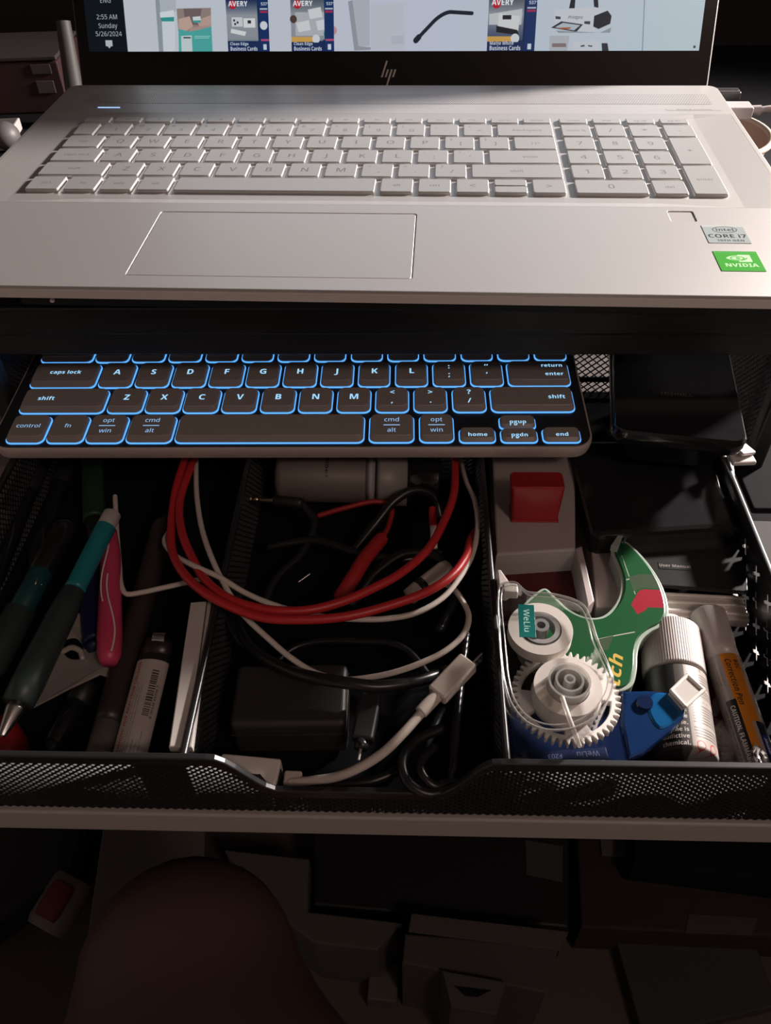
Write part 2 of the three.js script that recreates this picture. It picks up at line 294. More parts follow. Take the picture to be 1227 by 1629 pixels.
    Pg('#8d7c78', 315, 1026, 431, 1024, 428, 1093, 315, 1093); Pg('#6d5f62', 338, 1026, 400, 1026, 388, 1074, 342, 1071); Pg('#b99d94', 319, 1056, 357, 1048, 367, 1078, 340, 1093, 316, 1089); Pg('#b3978d', 381, 1060, 430, 1045, 427, 1082, 388, 1078); Pg('#a48d88', 354, 1082, 425, 1074, 424, 1093, 353, 1097);
    Pg('#c8d0d2', 367, 1050, 394, 1048, 395, 1060, 368, 1061); Pg('#3f9a96', 366, 1061, 395, 1060, 393, 1067, 370, 1067);
    Pg('#4aa19d', 316, 1085, 353, 1093, 393, 1087, 429, 1078, 428, 1152, 312, 1152); Pg('#bcc9cb', 323, 1106, 360, 1104, 359, 1152, 321, 1152); Pg('#3b4448', 331, 1109, 356, 1109, 356, 1113, 330, 1113);
    Pg('#9ccfcb', 369, 1106, 423, 1106, 423, 1108, 369, 1108); Pg('#9ccfcb', 368, 1111, 419, 1111, 418, 1113, 368, 1113);
    // three boxes of cards
    const cards = (kind, ...c) => {
      const [ax, ay, bx, by] = c, w = bx - ax, h = by - ay, q = (u, k) => [ax + w * u, ay + h * k];
      R('#15294f', ax, ay, bx, by);
      const sky = g.createLinearGradient(0, ay, 0, by); sky.addColorStop(0, kind ? '#4a5560' : '#1a2c50'); sky.addColorStop(0.3, '#8d939b'); sky.addColorStop(0.75, kind === 2 ? '#3f4d68' : '#878d96'); sky.addColorStop(1, '#1a2c55');
      g.fillStyle = sky; g.fillRect(ax, ay, w * 0.74, h * 0.8); if (kind === 1) { g.fillRect(ax, ay, w, h * 0.78); R('#a9adb2', ...q(0.1, 0.25), ...q(0.95, 0.7)); }
      g.fillStyle = '#b01e2e'; g.beginPath(); g.arc(...q(0.16, 0.1), w * 0.09, 0, 7); g.fill(); T('AVERY', ...q(0.06, 0.13), w * 0.15, '#e3e6ea');
      if (kind === 0) { R('#c4c8cc', ...q(0.12, 0.34), ...q(0.38, 0.52)); R('#d0d3d6', ...q(0.4, 0.36), ...q(0.68, 0.54)); R('#2a2a2c', ...q(0.5, 0.4), ...q(0.58, 0.46)); for (const [a, b] of [[0.18, 0.4], [0.26, 0.44], [0.2, 0.47]]) { g.fillStyle = '#33302f'; g.beginPath(); g.arc(...q(a, b), 3.4, 0, 7); g.fill(); } Pg('#cfd2d5', ...q(0.1, 0.56), ...q(0.46, 0.62), ...q(0.42, 0.7), ...q(0.08, 0.64)); }
      if (kind === 1) { for (const [a, b] of [[0.4, 0.2], [0.12, 0.45], [0.58, 0.42]]) Pg('#c9ccd0', ...q(a, b), ...q(a + 0.3, b - 0.05), ...q(a + 0.34, b + 0.14), ...q(a + 0.05, b + 0.18)); g.fillStyle = '#4b3a38'; g.beginPath(); g.arc(...q(0.06, 0.38), w * 0.08, 0, 7); g.fill(); g.fillStyle = '#3e8f83'; g.beginPath(); g.arc(...q(0.86, 0.66), w * 0.1, 0, 7); g.fill(); g.fillStyle = '#b98d90'; g.beginPath(); g.arc(...q(0.98, 0.6), w * 0.09, 0, 7); g.fill(); }
      if (kind === 2) { Pg('#b9bcc0', ...q(0.02, 0.3), ...q(0.7, 0.2), ...q(0.7, 0.5), ...q(0.02, 0.5)); Pg('#c9cbcd', ...q(0.22, 0.28), ...q(0.66, 0.34), ...q(0.64, 0.62), ...q(0.2, 0.56)); R('#22262b', ...q(0.3, 0.32), ...q(0.48, 0.4)); Pg('#1d2126', ...q(0.18, 0.52), ...q(0.62, 0.6), ...q(0.66, 0.7), ...q(0.18, 0.64)); }
      R('#17305f', ...q(0.78, 0), ...q(1, 1)); T('5371', ...q(0.83, 0.12), w * 0.09, '#c3cad6'); R('#b3bcc9', ...q(0.8, 0.17), ...q(0.98, 0.2)); R('#a32a52', ...q(0.8, 0.22), ...q(0.98, 0.26));
      if (kind) R('#c79a4e', ...q(0, 0.72), ...q(0.52, 0.82)); g.fillStyle = '#c8ccd0'; g.beginPath(); g.arc(...q(kind ? 0.58 : 0.88, kind ? 0.76 : 0.5), w * 0.09, 0, 7); g.fill();
      if (kind !== 2) R('#b04a78', ...q(0.8, 0.76), ...q(1, 0.8)); R('#1a2c55', ...q(0, 0.83), ...q(0.76, 1));
      T(kind === 2 ? 'Matte White' : 'Clean Edge', ...q(0.05, 0.885), w * 0.085, '#c3cad6'); T('Business Cards', ...q(0.05, 0.985), w * 0.11, '#c9d0da', 'bold ', 'left', w * 0.66); R('#c3cad6', ...q(0.85, 0.86), ...q(0.93, 0.97));
    };
    cards(0, 482, 1000, 624, 1152); cards(1, 699, 1000, 843, 1152); cards(2, 1354, 1000, 1511, 1152);
    // white tray, pen arm
    Pg('#8f949d', 891, 1008, 906, 1004, 925, 1137, 967, 1141, 965, 1148, 911, 1150); Pg('#a9aeb9', 906, 1004, 962, 1000, 963, 1137, 925, 1137); Pg('#b6bbc6', 966, 1017, 1075, 1013, 1081, 1150, 967, 1148); Pg('#adb3bf', 1035, 1108, 1076, 1106, 1079, 1130, 1037, 1132);
    g.strokeStyle = '#1c2530'; g.lineWidth = 11; g.lineCap = 'round'; g.beginPath(); g.moveTo(1121, 1117); g.lineTo(1176, 1065); g.quadraticCurveTo(1205, 1041, 1229, 1039); g.lineTo(1300, 1043); g.stroke(); g.lineWidth = 17; g.beginPath(); g.moveTo(1117, 1121); g.lineTo(1127, 1111); g.stroke();
    // printer
    Pg('#1f2530', 1615, 1030, 1619, 1004, 1633, 1000, 1633, 1030); Pg('#1f2530', 1696, 1030, 1691, 1004, 1705, 1000, 1710, 1032); Pg('#c0c4cc', 1569, 1034, 1693, 1026, 1757, 1037, 1712, 1048, 1704, 1097, 1574, 1089); Pg('#22272f', 1698, 1052, 1740, 1037, 1754, 1052, 1752, 1074, 1716, 1089, 1698, 1082);
    Pg('#2b3038', 1561, 1085, 1593, 1067, 1664, 1076, 1645, 1097); Pg('#a9b3bd', 1573, 1084, 1599, 1071, 1656, 1078, 1637, 1093); Pg('#a4532f', 1590, 1085, 1628, 1084, 1620, 1089, 1590, 1089); Pg('#3a4048', 1573, 1052, 1590, 1054, 1590, 1061, 1574, 1060); Pg('#3a4048', 1668, 1067, 1687, 1067, 1687, 1076, 1668, 1074); T('Printpro', 1613, 1060, 13, '#3f444b', 'italic ');
    Pg('#8d939b', 1578, 1093, 1721, 1100, 1757, 1085, 1754, 1100, 1587, 1100); Pg('#a9aeb5', 1558, 1108, 1623, 1108, 1620, 1152, 1561, 1152); Pg('#7e6f72', 1568, 1130, 1614, 1130, 1615, 1141, 1569, 1141); Pg('#bdc4cb', 1635, 1126, 1719, 1122, 1726, 1152, 1637, 1152); Pg('#4c5360', 1661, 1137, 1674, 1134, 1676, 1139, 1664, 1141); Pg('#4c5360', 1686, 1135, 1701, 1137, 1699, 1141, 1687, 1139); Pg('#2b3038', 1730, 1130, 1749, 1130, 1755, 1152, 1734, 1152);
    g.strokeStyle = '#7d8a92'; g.lineWidth = 3; g.beginPath(); g.moveTo(1854, 1000); g.lineTo(1865, 1152); g.stroke(); g.fillStyle = '#3a4048'; g.beginPath(); g.arc(2032, 1141, 4, 0, 7); g.fill();
  });
  const scr = new THREE.MeshStandardMaterial({ color: 0x020202, roughness: 0.25, emissive: 0xffffff, emissiveMap: shot, emissiveIntensity: 0.88 });
  part(lid, 'display_screen', mm(new THREE.PlaneGeometry(382, 215)).translate(-0.0003, 0.0205 + 0.1075, 0.00052), scr);
  const stroke = (x0, y0, x1, y1) => { const w = 1.15, p = new THREE.Shape([[x0, y0], [x0 + w, y0], [x1 + w, y1], [x1, y1]].map((q) => new THREE.Vector2(...q))); return mm(new THREE.ExtrudeGeometry(p, { depth: 0.12, bevelEnabled: false })).translate(0, 0, 0.0004); };
  for (const q of [[-4.6, 6, -1.4, 15.2], [-2.2, 6, -0.6, 10.4], [-1.4, 1.2, 1.7, 10.4], [2.4, 6, 4, 10.4]]) part(lid, 'maker_emblem', stroke(...q), mat(0.55, 0.52, 0.5, 0.35, 0.7));
  const screenLight = new THREE.RectAreaLight(0xd6e2f2, 0.02, 0.37, 0.21);
  screenLight.name = 'screen_light'; screenLight.position.set(0, 0.128, 0.004); screenLight.rotation.y = Math.PI; lid.add(screenLight);
}

// ---------------------------------------------------------------- mesh drawer
{
  const t = thing('drawer', 'black mesh drawer with three compartments full of cables and stationery', 'drawer', v(8, -120.4, 161.1), YAW);
  const W = 166.5, D = 256, H = 38.4;
  const dip = (x) => { const s = THREE.MathUtils.smoothstep; return -22 * s(x, -45, -24) * (1 - s(x, 32, 51)); };
  part(t, 'drawer_floor', box(2 * W, 1, D, 0, 0.5, -D / 2, 0.3), M.dark);
  // front rail with its finger dip
  const rail = []; for (let x = -W; x <= W + 0.1; x += 3) rail.push([x, H + dip(x)]);
  const shape = new THREE.Shape([...rail.map(([x, y]) => new THREE.Vector2(x, y)), ...rail.map(([x, y]) => new THREE.Vector2(x, y - 4.6)).reverse()].reverse());
  part(t, 'front_rail', mm(new THREE.ExtrudeGeometry(shape, { depth: 1.4, bevelEnabled: true, bevelThickness: 0.5, bevelSize: 0.5, bevelOffset: -0.3, bevelSegments: 2 }).translate(0, 0, -1)), M.metalBlack);
  const stuff = (o) => { o.userData.kind = 'stuff'; return o; };
  stuff(part(t, 'front_mesh', meshPanel(2 * W, H, 3.1, 2.6, 0.6, 0.7, (x, y) => y < H - 3 + dip(x - W)).translate(-W / 1000, 0, 0), MESH_BLACK));
  stuff(part(t, 'back_mesh', meshPanel(2 * W, H, 4.8, 4.2, 0.6, 0.6).translate(-W / 1000, 0, -D / 1000), MESH_BLACK));
  for (const [x, n] of [[-W, 'side_mesh'], [-54.5, 'divider_mesh'], [54.5, 'divider_mesh']]) stuff(part(t, n, meshPanel(D, H, 3.1, 3.7, 0.6, 0.6).rotateY(Math.PI / 2).translate(x / 1000, 0, 0), MESH_BLACK));
  for (const x of [-54.5, 54.5]) part(t, 'divider_rim', box(2.6, 3, D, x, H - 1.5, -D / 2, 1.1), M.metalBlack);
  for (const x of [-W, W]) part(t, 'side_rim', box(3, 3.4, D, x, H - 1.6, -D / 2, 1.3), M.metalBlack);
  part(t, 'back_rim', box(2 * W, 3, 3, 0, H - 1.6, -D, 1.3), M.metalBlack);
  part(t, 'back_bar', box(2 * W, 3.4, 1.6, 0, 9.5, -D, 0.6), M.metalBlack);
  part(t, 'front_bracket', box(16, H - 4, 1.2, -62, (H - 4) / 2, -0.9, 0.4), M.metalBlack);
  part(t, 'front_bracket', box(22, H - 4, 1.2, 155, (H - 4) / 2, -0.9, 0.4), M.metalBlack);
  // right-hand wall: a sheet pierced by rows of cross-shaped holes
  const sheet = new THREE.Shape([[0, 0], [D, 0], [D, H - 1], [0, H - 1]].map((q) => new THREE.Vector2(...q)));
  const cross = [[0, 0.7], [1.3, 2.1], [2.1, 1.7], [0.9, 0], [2.1, -1.7], [1.3, -2.1], [0, -0.7], [-1.3, -2.1], [-2.1, -1.7], [-0.9, 0], [-2.1, 1.7], [-1.3, 2.1]];
  for (let r = 0; r < 4; r++) for (let k = 0; k < 16; k++) { const cz = 8 + k * 15.6 + (r % 2) * 7.8, cy = 4 + r * 7.6; if (cz < D - 4) sheet.holes.push(new THREE.Path(cross.map(([a, b]) => new THREE.Vector2(cz + a * 1.5, cy + b * 1.25)))); }
  part(t, 'side_panel', mm(new THREE.ExtrudeGeometry(sheet, { depth: 0.3, bevelEnabled: false })).rotateY(Math.PI / 2).translate(W / 1000, 0, 0), M.metalBlack);
}

// ---------------------------------------------------------------- compact keyboard with glowing keys
{
  const t = thing('backlit_keyboard', 'compact keyboard with black keys glowing blue, half under the riser', 'keyboard', v(-28, -73.5, 18));
  t.rotation.set(0.05, 0.041, 0, 'YXZ');
  const X0 = -143.2, X1 = 136.8, Zf = -5.8, Zb = -119, cx = (X0 + X1) / 2000, cz = (Zf + Zb) / 2000, w = X1 - X0, d = Zf - Zb;
  part(t, 'tray', loft([[w - 5, d - 5, 8, -8.6], [w - 1.2, d - 1.2, 9, -6.9], [w, d, 9.5, -4.4], [w, d, 9.5, -1.2], [w - 0.9, d - 0.9, 9, -0.5]], 0.6, 6).translate(cx, 0, cz), mat(0.5, 0.43, 0.4, 0.42, 0.15));
  part(t, 'top_plate', loft([[w - 2, d - 2, 8.6, -1], [w - 2, d - 2, 8.6, -0.3], [w - 2.4, d - 2.4, 8.4, -0.15]], 0.5, 6).translate(cx, 0, cz), mat(0.018, 0.018, 0.02, 0.4));
  const B = { n: [-105, -88], q: [-86.6, -69], a: [-67.6, -48.6], z: [-47.2, -29.4], c: [-27.4, -8.4] };
  const rows = [
    ['q', [[-137.5, -110.1, 'tab'], [-109.1, -91.5, 'Q'], [-90.2, -73, 'W'], [-71.3, -54.2, 'E'], [-52.2, -35.4, 'R'], [-33.5, -17, 'T'], [-15, 1.6, 'Y'], [3.8, 20.2, 'U'], [22.7, 39, 'I'], [41.3, 57.5, 'O'], [59.8, 76.3, 'P'], [78.8, 95, '{|['], [97.4, 113.6, '}|]'], [116, 132.4, '||\\']]],
    ['a', [[-137, -103.6, 'caps lock'], [-102.6, -85.4, 'A'], [-84.2, -67, 'S'], [-65.8, -48.6, 'D'], [-47.4, -30.2, 'F'], [-28.9, -12, 'G'], [-10.4, 6.6, 'H'], [8.3, 24.9, 'J'], [27, 43.1, 'K'], [45.4, 61.8, 'L'], [64, 80.5, ':|;'], [82.5, 99.1, '\u201c|\u2018'], [101, 131.9, 'return|enter']]],
    ['z', [[-136.2, -94.6, 'shift'], [-93.4, -75.9, 'Z'], [-75, -57.6, 'X'], [-56.7, -39.2, 'C'], [-38, -20.8, 'V'], [-19.3, -2.4, 'B'], [-1, 15.6, 'N'], [17.5, 34.1, 'M'], [36, 52.4, '<|,'], [54.4, 70.8, '>|.'], [73, 89.4, '?|/'], [91.3, 131.3, 'shift']]],
    ['c', [[-135.7, -117.4, 'control'], [-116.6, -98.9, 'fn'], [-98.2, -80.3, 'opt|win'], [-79.4, -57.5, 'cmd|alt'], [-56.5, 31.7, ''], [33.6, 54.8, 'cmd|alt'], [56.9, 73.2, 'opt|win']]],
  ];
  const keys = [];
  for (let i = 0; i < 14; i++) keys.push({ x0: -137.5 + i * 19.3, x1: -120.6 + i * 19.3, z0: -105, z1: -88.4, text: '`1234567890-=<'[i] });
  for (const [r, list] of rows) for (const [x0, x1, text] of list) keys.push({ x0, x1, z0: B[r][0], z1: B[r][1], text, row: r });
  keys.push({ x0: 75.2, x1: 92.2, z0: -17.8, z1: -8.2, text: '\u25c2|home', row: 'c', low: 1 }, { x0: 94.2, x1: 111.4, z0: -26.2, z1: -17.4, text: '\u25b4|pgup', row: 'c', low: 1 }, { x0: 94.2, x1: 111.4, z0: -17.2, z1: -8.2, text: '\u25be|pgdn', row: 'c', low: 1 }, { x0: 113.4, x1: 131, z0: -17.8, z1: -8.2, text: '\u25b8|end', row: 'c', low: 1 });
  const KX = -140, KZ = -108, KW = 276, KD = 104, PX = 7.2;
  const draw = (g, w, h) => {
    g.fillStyle = '#000'; g.fillRect(0, 0, w, h); g.textAlign = 'center'; g.textBaseline = 'middle';
    for (const k of keys) {
      const x = ((k.x0 + k.x1) / 2 - KX) * PX, z = ((k.z0 + k.z1) / 2 - KZ) * PX - (k.low ? 4 : 8), p = k.text.split('|');
      g.fillStyle = k.row === 'c' && !k.low ? '#8cc4f6' : '#9ad8ff'; g.strokeStyle = g.fillStyle;
      if (k.low) { g.font = 'bold 16px sans-serif'; g.fillText(p[0], x, z - 14); g.font = 'bold 24px sans-serif'; g.fillText(p[1], x, z + 12); continue; }
      if (k.text === 'shift') { g.font = 'bold 27px sans-serif'; g.fillText('shift', k.x0 < 0 ? x - 62 : x + 84, z + 6); continue; }
      if (k.text === 'caps lock') { g.font = 'bold 26px sans-serif'; g.fillText(k.text, x, z + 2); continue; }
      if (p[0] === 'return') { g.font = 'bold 25px sans-serif'; g.fillText('return', x + 50, z - 26); g.fillText('enter', x + 54, z + 22); continue; }
      if (p.length > 1 && p[0].length > 1) { g.font = '27px sans-serif'; g.fillText(p[0], x, z - 24); g.fillText(p[1], x, z + 28); g.fillRect(x - 28, z + 1, 56, 4); continue; }
      if (p.length > 1) { g.font = 'bold 34px sans-serif'; g.fillText(p[0] || '|', x, z - 22); g.fillText(p[p.length - 1], x, z + 24); continue; }
      g.font = (k.text.length > 1 ? '26' : 'bold 40') + 'px sans-serif'; g.fillText(k.text, x, z + 2);
    }
  };
  const lit = canvas(1987, 749, draw);
  const keyMat = new THREE.MeshStandardMaterial({ roughness: 0.45, emissive: 0xffffff, emissiveMap: lit, emissiveIntensity: 1.1 }); keyMat.color.setRGB(0.3, 0.265, 0.25);
  const rim = glow(0.11, 0.42, 1, 1.2);
  for (const k of keys) {
    const w = k.x1 - k.x0, d = k.z1 - k.z0, r = k.low ? 2.2 : 3, x = (k.x0 + k.x1) / 2000, z = (k.z0 + k.z1) / 2000;
    const g = loft([[w - 0.9, d - 0.9, r, 0.3], [w - 1, d - 1, r, 1], [w - 2, d - (k.low ? 2.6 : 4.2), r - 0.4, 2.1, k.low ? -0.4 : -1.1], [w - 2.4, d - (k.low ? 3 : 4.7), r - 0.5, 2.35, k.low ? -0.4 : -1.1]], 0.35, 5).translate(x, 0, z);
    const o = part(t, 'key', flatUV(g, KX / 1000, KZ / 1000, KW / 1000, KD / 1000), keyMat);
    part(o, 'glowing_rim_light', loft([[w, d, r + 0.3, -0.2], [w, d, r + 0.3, 0.25], [w - 0.7, d - 0.7, r, 0.5]], 0.6, 5).translate(x, 0, z), rim);
  }
}

// ---------------------------------------------------------------- left compartment
const up = new THREE.Vector3(0, 1, 0);
function pen(label, a, b, r, pieces, group) {                 // pieces: [name, material, profile fractions]
  const t = thing('pen', label, 'pen', a, 0, group); stand(t, a, b); const L = reach(a, b);
  for (const [n, m, prof] of pieces) part(t, n, lathe(prof.map(([k, f]) => [k * r, f * L]), 20), m);
  return t;
}
const cap0 = (y, k) => [[0, y], [k, y]];
pen('teal pen with a pale button, its metal tip pointing at the front left corner', v(-117, -93, 152.4), v(-105.5, -84, 46.6), 4.3, [
  ['tip', M.steel, [[0, 0], [0.35, 0.005], [0.8, 0.1], [0.8, 0.125], [0, 0.125]]],
  ['grip', M.grip, [[0, 0.12], [1.35, 0.125], [1.45, 0.2], [1.3, 0.5], [1.1, 0.6], [0, 0.6]]],
  ['barrel', M.teal, [[0, 0.6], [1.05, 0.6], [1, 0.62], [1, 0.92], [0, 0.92]]],
  ['button', M.grey, [[0, 0.92], [0.92, 0.92], [0.9, 0.99], [0.6, 1], [0, 1]]]]);
pen('dark teal pen with a silver clip, left of the teal pen', v(-135.8, -97, 129), v(-127.2, -90, 48.2), 5, [
  ['grip', M.grip, [[0, 0], [0.7, 0.01], [1.2, 0.1], [1.2, 0.42], [0, 0.42]]],
  ['barrel', M.tealDark, [[0, 0.42], [1, 0.42], [1, 0.66], [0, 0.66]]],
  ['cap', M.gloss, [[0, 0.66], [1.1, 0.66], [1.1, 0.96], [0.7, 1], [0, 1]]]]);
{
  const t = thing('pen_clip', 'small bent silver clip on the dark teal pen', 'clip', v(-128.1, -90, 85.5));
  partW(t, 'clip_arm', tube([v(-129.9, -92, 86), v(-128.2, -89, 84.3), v(-128.1, -89, 80.9), v(-126.8, -91, 83.3)], 0.5, 20, 6), M.steel);
}
{
  const a = v(-88.3, -95, 118.3), b = v(-107.3, -92, 50.5), L = reach(a, b), t = thing('pink_marker', 'pink plastic marker with white wavy lines', 'marker', a); stand(t, a, b);
  part(t, 'body', lathe([[0, 0], [3.2, 0.4], [4.6, 4], [5, 12], [4.6, L * 0.5], [4.2, L * 0.8], [2.5, L], [0, L]], 20), M.pink);
  const line = (f, x0) => { const p = []; for (let i = 0; i <= 10; i++) { const y = L * (f + i * 0.055), x = x0 + 1.6 * Math.sin(i * 0.5 + f * 9); p.push(new THREE.Vector3(x / 1000, y / 1000, Math.sqrt(Math.max(0.1, 24.5 - x * x)) / 1000)); } return tube(p, 0.35, 30, 6); };
  part(t, 'wavy_line', line(0.04, 1.4), M.white); part(t, 'wavy_line', line(0.4, -1.2), M.white);
}
{
  const a = v(-100.5, -102, 104.5), b = v(-116.7, -104, 62.7), t = thing('blue_marker', 'navy blue marker lying between the teal pen and the pink marker', 'marker', a); stand(t, a, b); const L = reach(a, b);
  part(t, 'body', lathe([[0, 0], [4.6, 0.3], [4.8, 2], [4.8, L - 2], [0, L]], 20), M.navy); part(t, 'end_cap', lathe([[0, -3], [3, -2.6], [3.8, 0], [0, 0]], 20), M.navy);
}
{
  const t = thing('foil_wrapper', 'torn grey foil wrapper with a dark oval hole under the teal pen', 'wrapper', v(-104.8, -104, 117));
  const g = prism([v(-111.2, -103, 88.1), v(-100.1, -103, 105), v(-98.7, -103, 104.7), v(-90.9, -103, 112.3), v(-90.5, -103, 119.4), v(-93.8, -103, 118.7), v(-104.1, -103, 125.8), v(-117.2, -103, 134.9), v(-119, -103, 112.4), v(-118.4, -103, 91.7)], 1, 0.3, false, [[v(-115, -103, 102.9), v(-110.7, -103, 100.2), v(-105.7, -103, 105), v(-104.9, -103, 110.5), v(-110.9, -103, 109.6)]]);
  const p = g.attributes.position; for (let i = 0; i < p.count; i++) p.setY(i, p.getY(i) + 0.0012 * Math.sin(p.getX(i) * 160 + p.getZ(i) * 90));
  g.computeVertexNormals(); partW(t, 'foil', g, mat(0.4, 0.36, 0.33, 0.32, 0.35));
  const fold = tube([v(-111.7, -101, 109.2), v(-108, -100, 107.9), v(-104.6, -101, 108.9), v(-103.3, -102, 111.1)], 1.2, 20, 8); partW(t, 'rolled_edge', fold, mat(0.5, 0.46, 0.42, 0.3, 0.4));
}
{
  const a = v(-84.1, -104, 153.7), b = v(-88.4, -100, 35.9), L = reach(a, b), t = thing('dark_marker', 'long dark brown marker beside the lighter', 'marker', a); stand(t, a, b);
  part(t, 'end_cap', lathe([[0, 0], [4.4, 0.3], [5, 2], [5.1, 14], [0, 14]], 20), mat(0.1, 0.09, 0.085, 0.35)); part(t, 'body', lathe([[0, 14], [4.9, 14], [5.2, 18], [5.2, L - 3], [4, L], [0, L]], 20), M.brownStick);
}
{
  const a = v(-73, -105, 154.6), b = v(-73.5, -100, 102.6), L = reach(a, b), t = thing('lighter', 'pocket lighter with a warning label and barcode', 'lighter', a); stand(t, a, b);
  const ell = (prof) => lathe(prof, 28).scale(1, 1, 0.72);
  part(t, 'body', ell([[0, 0], [6.2, 0.2], [6.7, 1], [6.7, L * 0.84], [0, L * 0.84]]), mat(0.02, 0.018, 0.018, 0.3));
  part(t, 'hood', ell([[0, L * 0.84], [6.3, L * 0.84], [6.2, L * 0.95], [5.4, L], [0, L]]), mat(0.05, 0.04, 0.04, 0.3, 0.6));
  part(t, 'thumb_wheel', cyl(2.4, 2.4, 5, 20).rotateZ(Math.PI / 2).translate(0.001, L * 0.00098, 0.003), M.steel);
  const lab = canvas(512, 1024, (g, w, h) => {
    g.fillStyle = '#b3aaa4'; g.fillRect(0, 0, w, h); g.save(); g.translate(0, h); g.rotate(-Math.PI / 2);
    g.fillStyle = '#a32a22'; g.font = 'bold 62px sans-serif'; g.fillText('WARNING! KEEP AWAY FROM CHILDREN', 20, 110, 980); g.fillStyle = '#3c3634'; g.font = '23px sans-serif';
    ['Ignite lighter away from face and clothing. Contains flammable gas under', 'pressure. Never expose to heat above 50\u00b0C or to prolonged sunlight.', 'Never puncture or put in fire. Be sure flame is out after use. Keep dry.'].forEach((s, i) => g.fillText(s, 20, 140 + i * 34, 900));
    g.font = '30px sans-serif'; g.fillText('30 seconds.', 20, 262); g.fillText('USA, Inc.', 20, 306); g.fillText('Shelton, CT 06484', 20, 350);
    seed = 21; let x = 420; while (x < 900) { const b = 6 + rnd() * 14; g.fillRect(x, 280, b, 90); x += b + 6 + rnd() * 12; }
    g.font = 'bold 48px sans-serif'; g.fillText('0 70330 65396 7', 400, 420, 560); g.restore();
  });
  const wrap = new THREE.CylinderGeometry(6.85, 6.85, L * 0.76, 28, 1, true, -0.95, 2.3); mm(wrap).scale(1, 1, 0.73).translate(0, L * 0.0004, 0);
  part(t, 'warning_label', wrap, mat(1, 1, 1, 0.4, 0, { map: lab }));
}
{
  const t = thing('ruler', 'pale grey plastic strip leaning on the left divider beside the lighter', 'ruler', v(-56.8, -96, 120.2));
  partW(t, 'strip', prism([v(-59.3, -83.5, 95.7), v(-53.2, -83.5, 94.8), v(-46.1, -83.5, 158.4), v(-52.4, -83.5, 158.5)], 4, 0.5), mat(0.5, 0.46, 0.43, 0.45));
  partW(t, 'edge_strip', prism([v(-52.8, -83.8, 94.5), v(-51.3, -83.8, 94.5), v(-44.3, -83.8, 158.2), v(-45.8, -83.8, 158.2)], 3.2, 0.4), mat(0.42, 0.38, 0.36, 0.45));
}
single('bent_wire', 'white bent cable end running out from behind the pink marker', 'cable', tube([v(-115.5, -98, 22.2), v(-105.7, -95, 49.5), v(-98.6, -94, 68.9), v(-94, -93, 80.8), v(-90.6, -93, 85.1), v(-85.3, -93, 84.2), v(-76.8, -92, 82.3), v(-59.6, -90, 78.1)], 1.15, 60), M.whiteCable);
single('bottle_stopper', 'round red stopper in the front left corner behind the mesh', 'stopper', lathe([[0, 0], [11, 0], [12, 2], [12, 12], [9, 15], [0, 16]], 28).translate(...v(-129.7, -119.4, 146.8).toArray()), M.redDark);
{
  const a = v(-126, -108, 29.6), b = v(-146.5, -108, -30.6), t = thing('green_marker', 'dark green marker under the front edge of the glowing keyboard', 'marker', a); stand(t, a, b); const L = reach(a, b);
  part(t, 'barrel', lathe([[0, 0], [5, 0.3], [5.4, 2], [5.4, L], [0, L]], 20), mat(0.015, 0.05, 0.02, 0.4)); part(t, 'cap', lathe([[0, -12], [3, -12], [4.6, 0], [0, 0]], 20), M.black);
}
for (const [a, b, l] of [[v(-158.8, -108, 77.5), v(-167.1, -106, -17.2), 'black pen at the far left edge of the drawer'], [v(-146.1, -110, 58.7), v(-156, -110, -22.3), 'black pen half under the keyboard behind the dark teal pen'], [v(-107.3, -113, 146.5), v(-102.4, -113, 116.3), 'black pen under the foil wrapper near the front mesh']])
  pen(l, a, b, 4.2, [['barrel', M.gloss, [[0, 0.1], [1, 0.1], [1, 0.7], [0, 0.7]]], ['tip', M.black, [[0, 0], [0.3, 0], [1, 0.1], [0, 0.1]]], ['cap', M.black, [[0, 0.7], [1.15, 0.7], [1.15, 0.98], [0.8, 1], [0, 1]]]]);

// ---------------------------------------------------------------- centre compartment
single('red_cable', 'thick red cable looping twice across the left and centre compartments', 'cable', tube([v(55.1, -100, 36.4), v(52, -90, 52.1), v(50, -85, 64.8), v(44.1, -82, 78.4), v(34.2, -80, 89), v(18.5, -79, 98), v(3, -78.5, 104), v(-13.5, -78, 106.6), v(-28.3, -77.5, 106.5), v(-44.4, -77, 100.6), v(-56, -78, 92.7), v(-65.8, -80, 81.9), v(-73.3, -83, 68.7), v(-78.9, -86, 49.7), v(-83, -88, 26.4), v(-84.6, -90, 5.2), v(-85.7, -93, -9), v(-81.5, -93, -4.4), v(-80.5, -90, 9.6), v(-78.2, -86, 37.4), v(-72, -83, 57.3), v(-63.8, -81, 73.3), v(-53.9, -79, 88.2), v(-41.5, -77.5, 98.5), v(-26.9, -78, 102.4), v(-12.3, -79, 101.3), v(0, -80, 96.2), v(12.3, -81, 87.8), v(22.9, -82, 78.6), v(33.7, -84, 63.2), v(40.4, -86, 44.7), v(44.9, -89, 23.9), v(45.7, -92, 2.4), v(45.2, -96, -23.4)], 1.85, 260, 10), M.red);
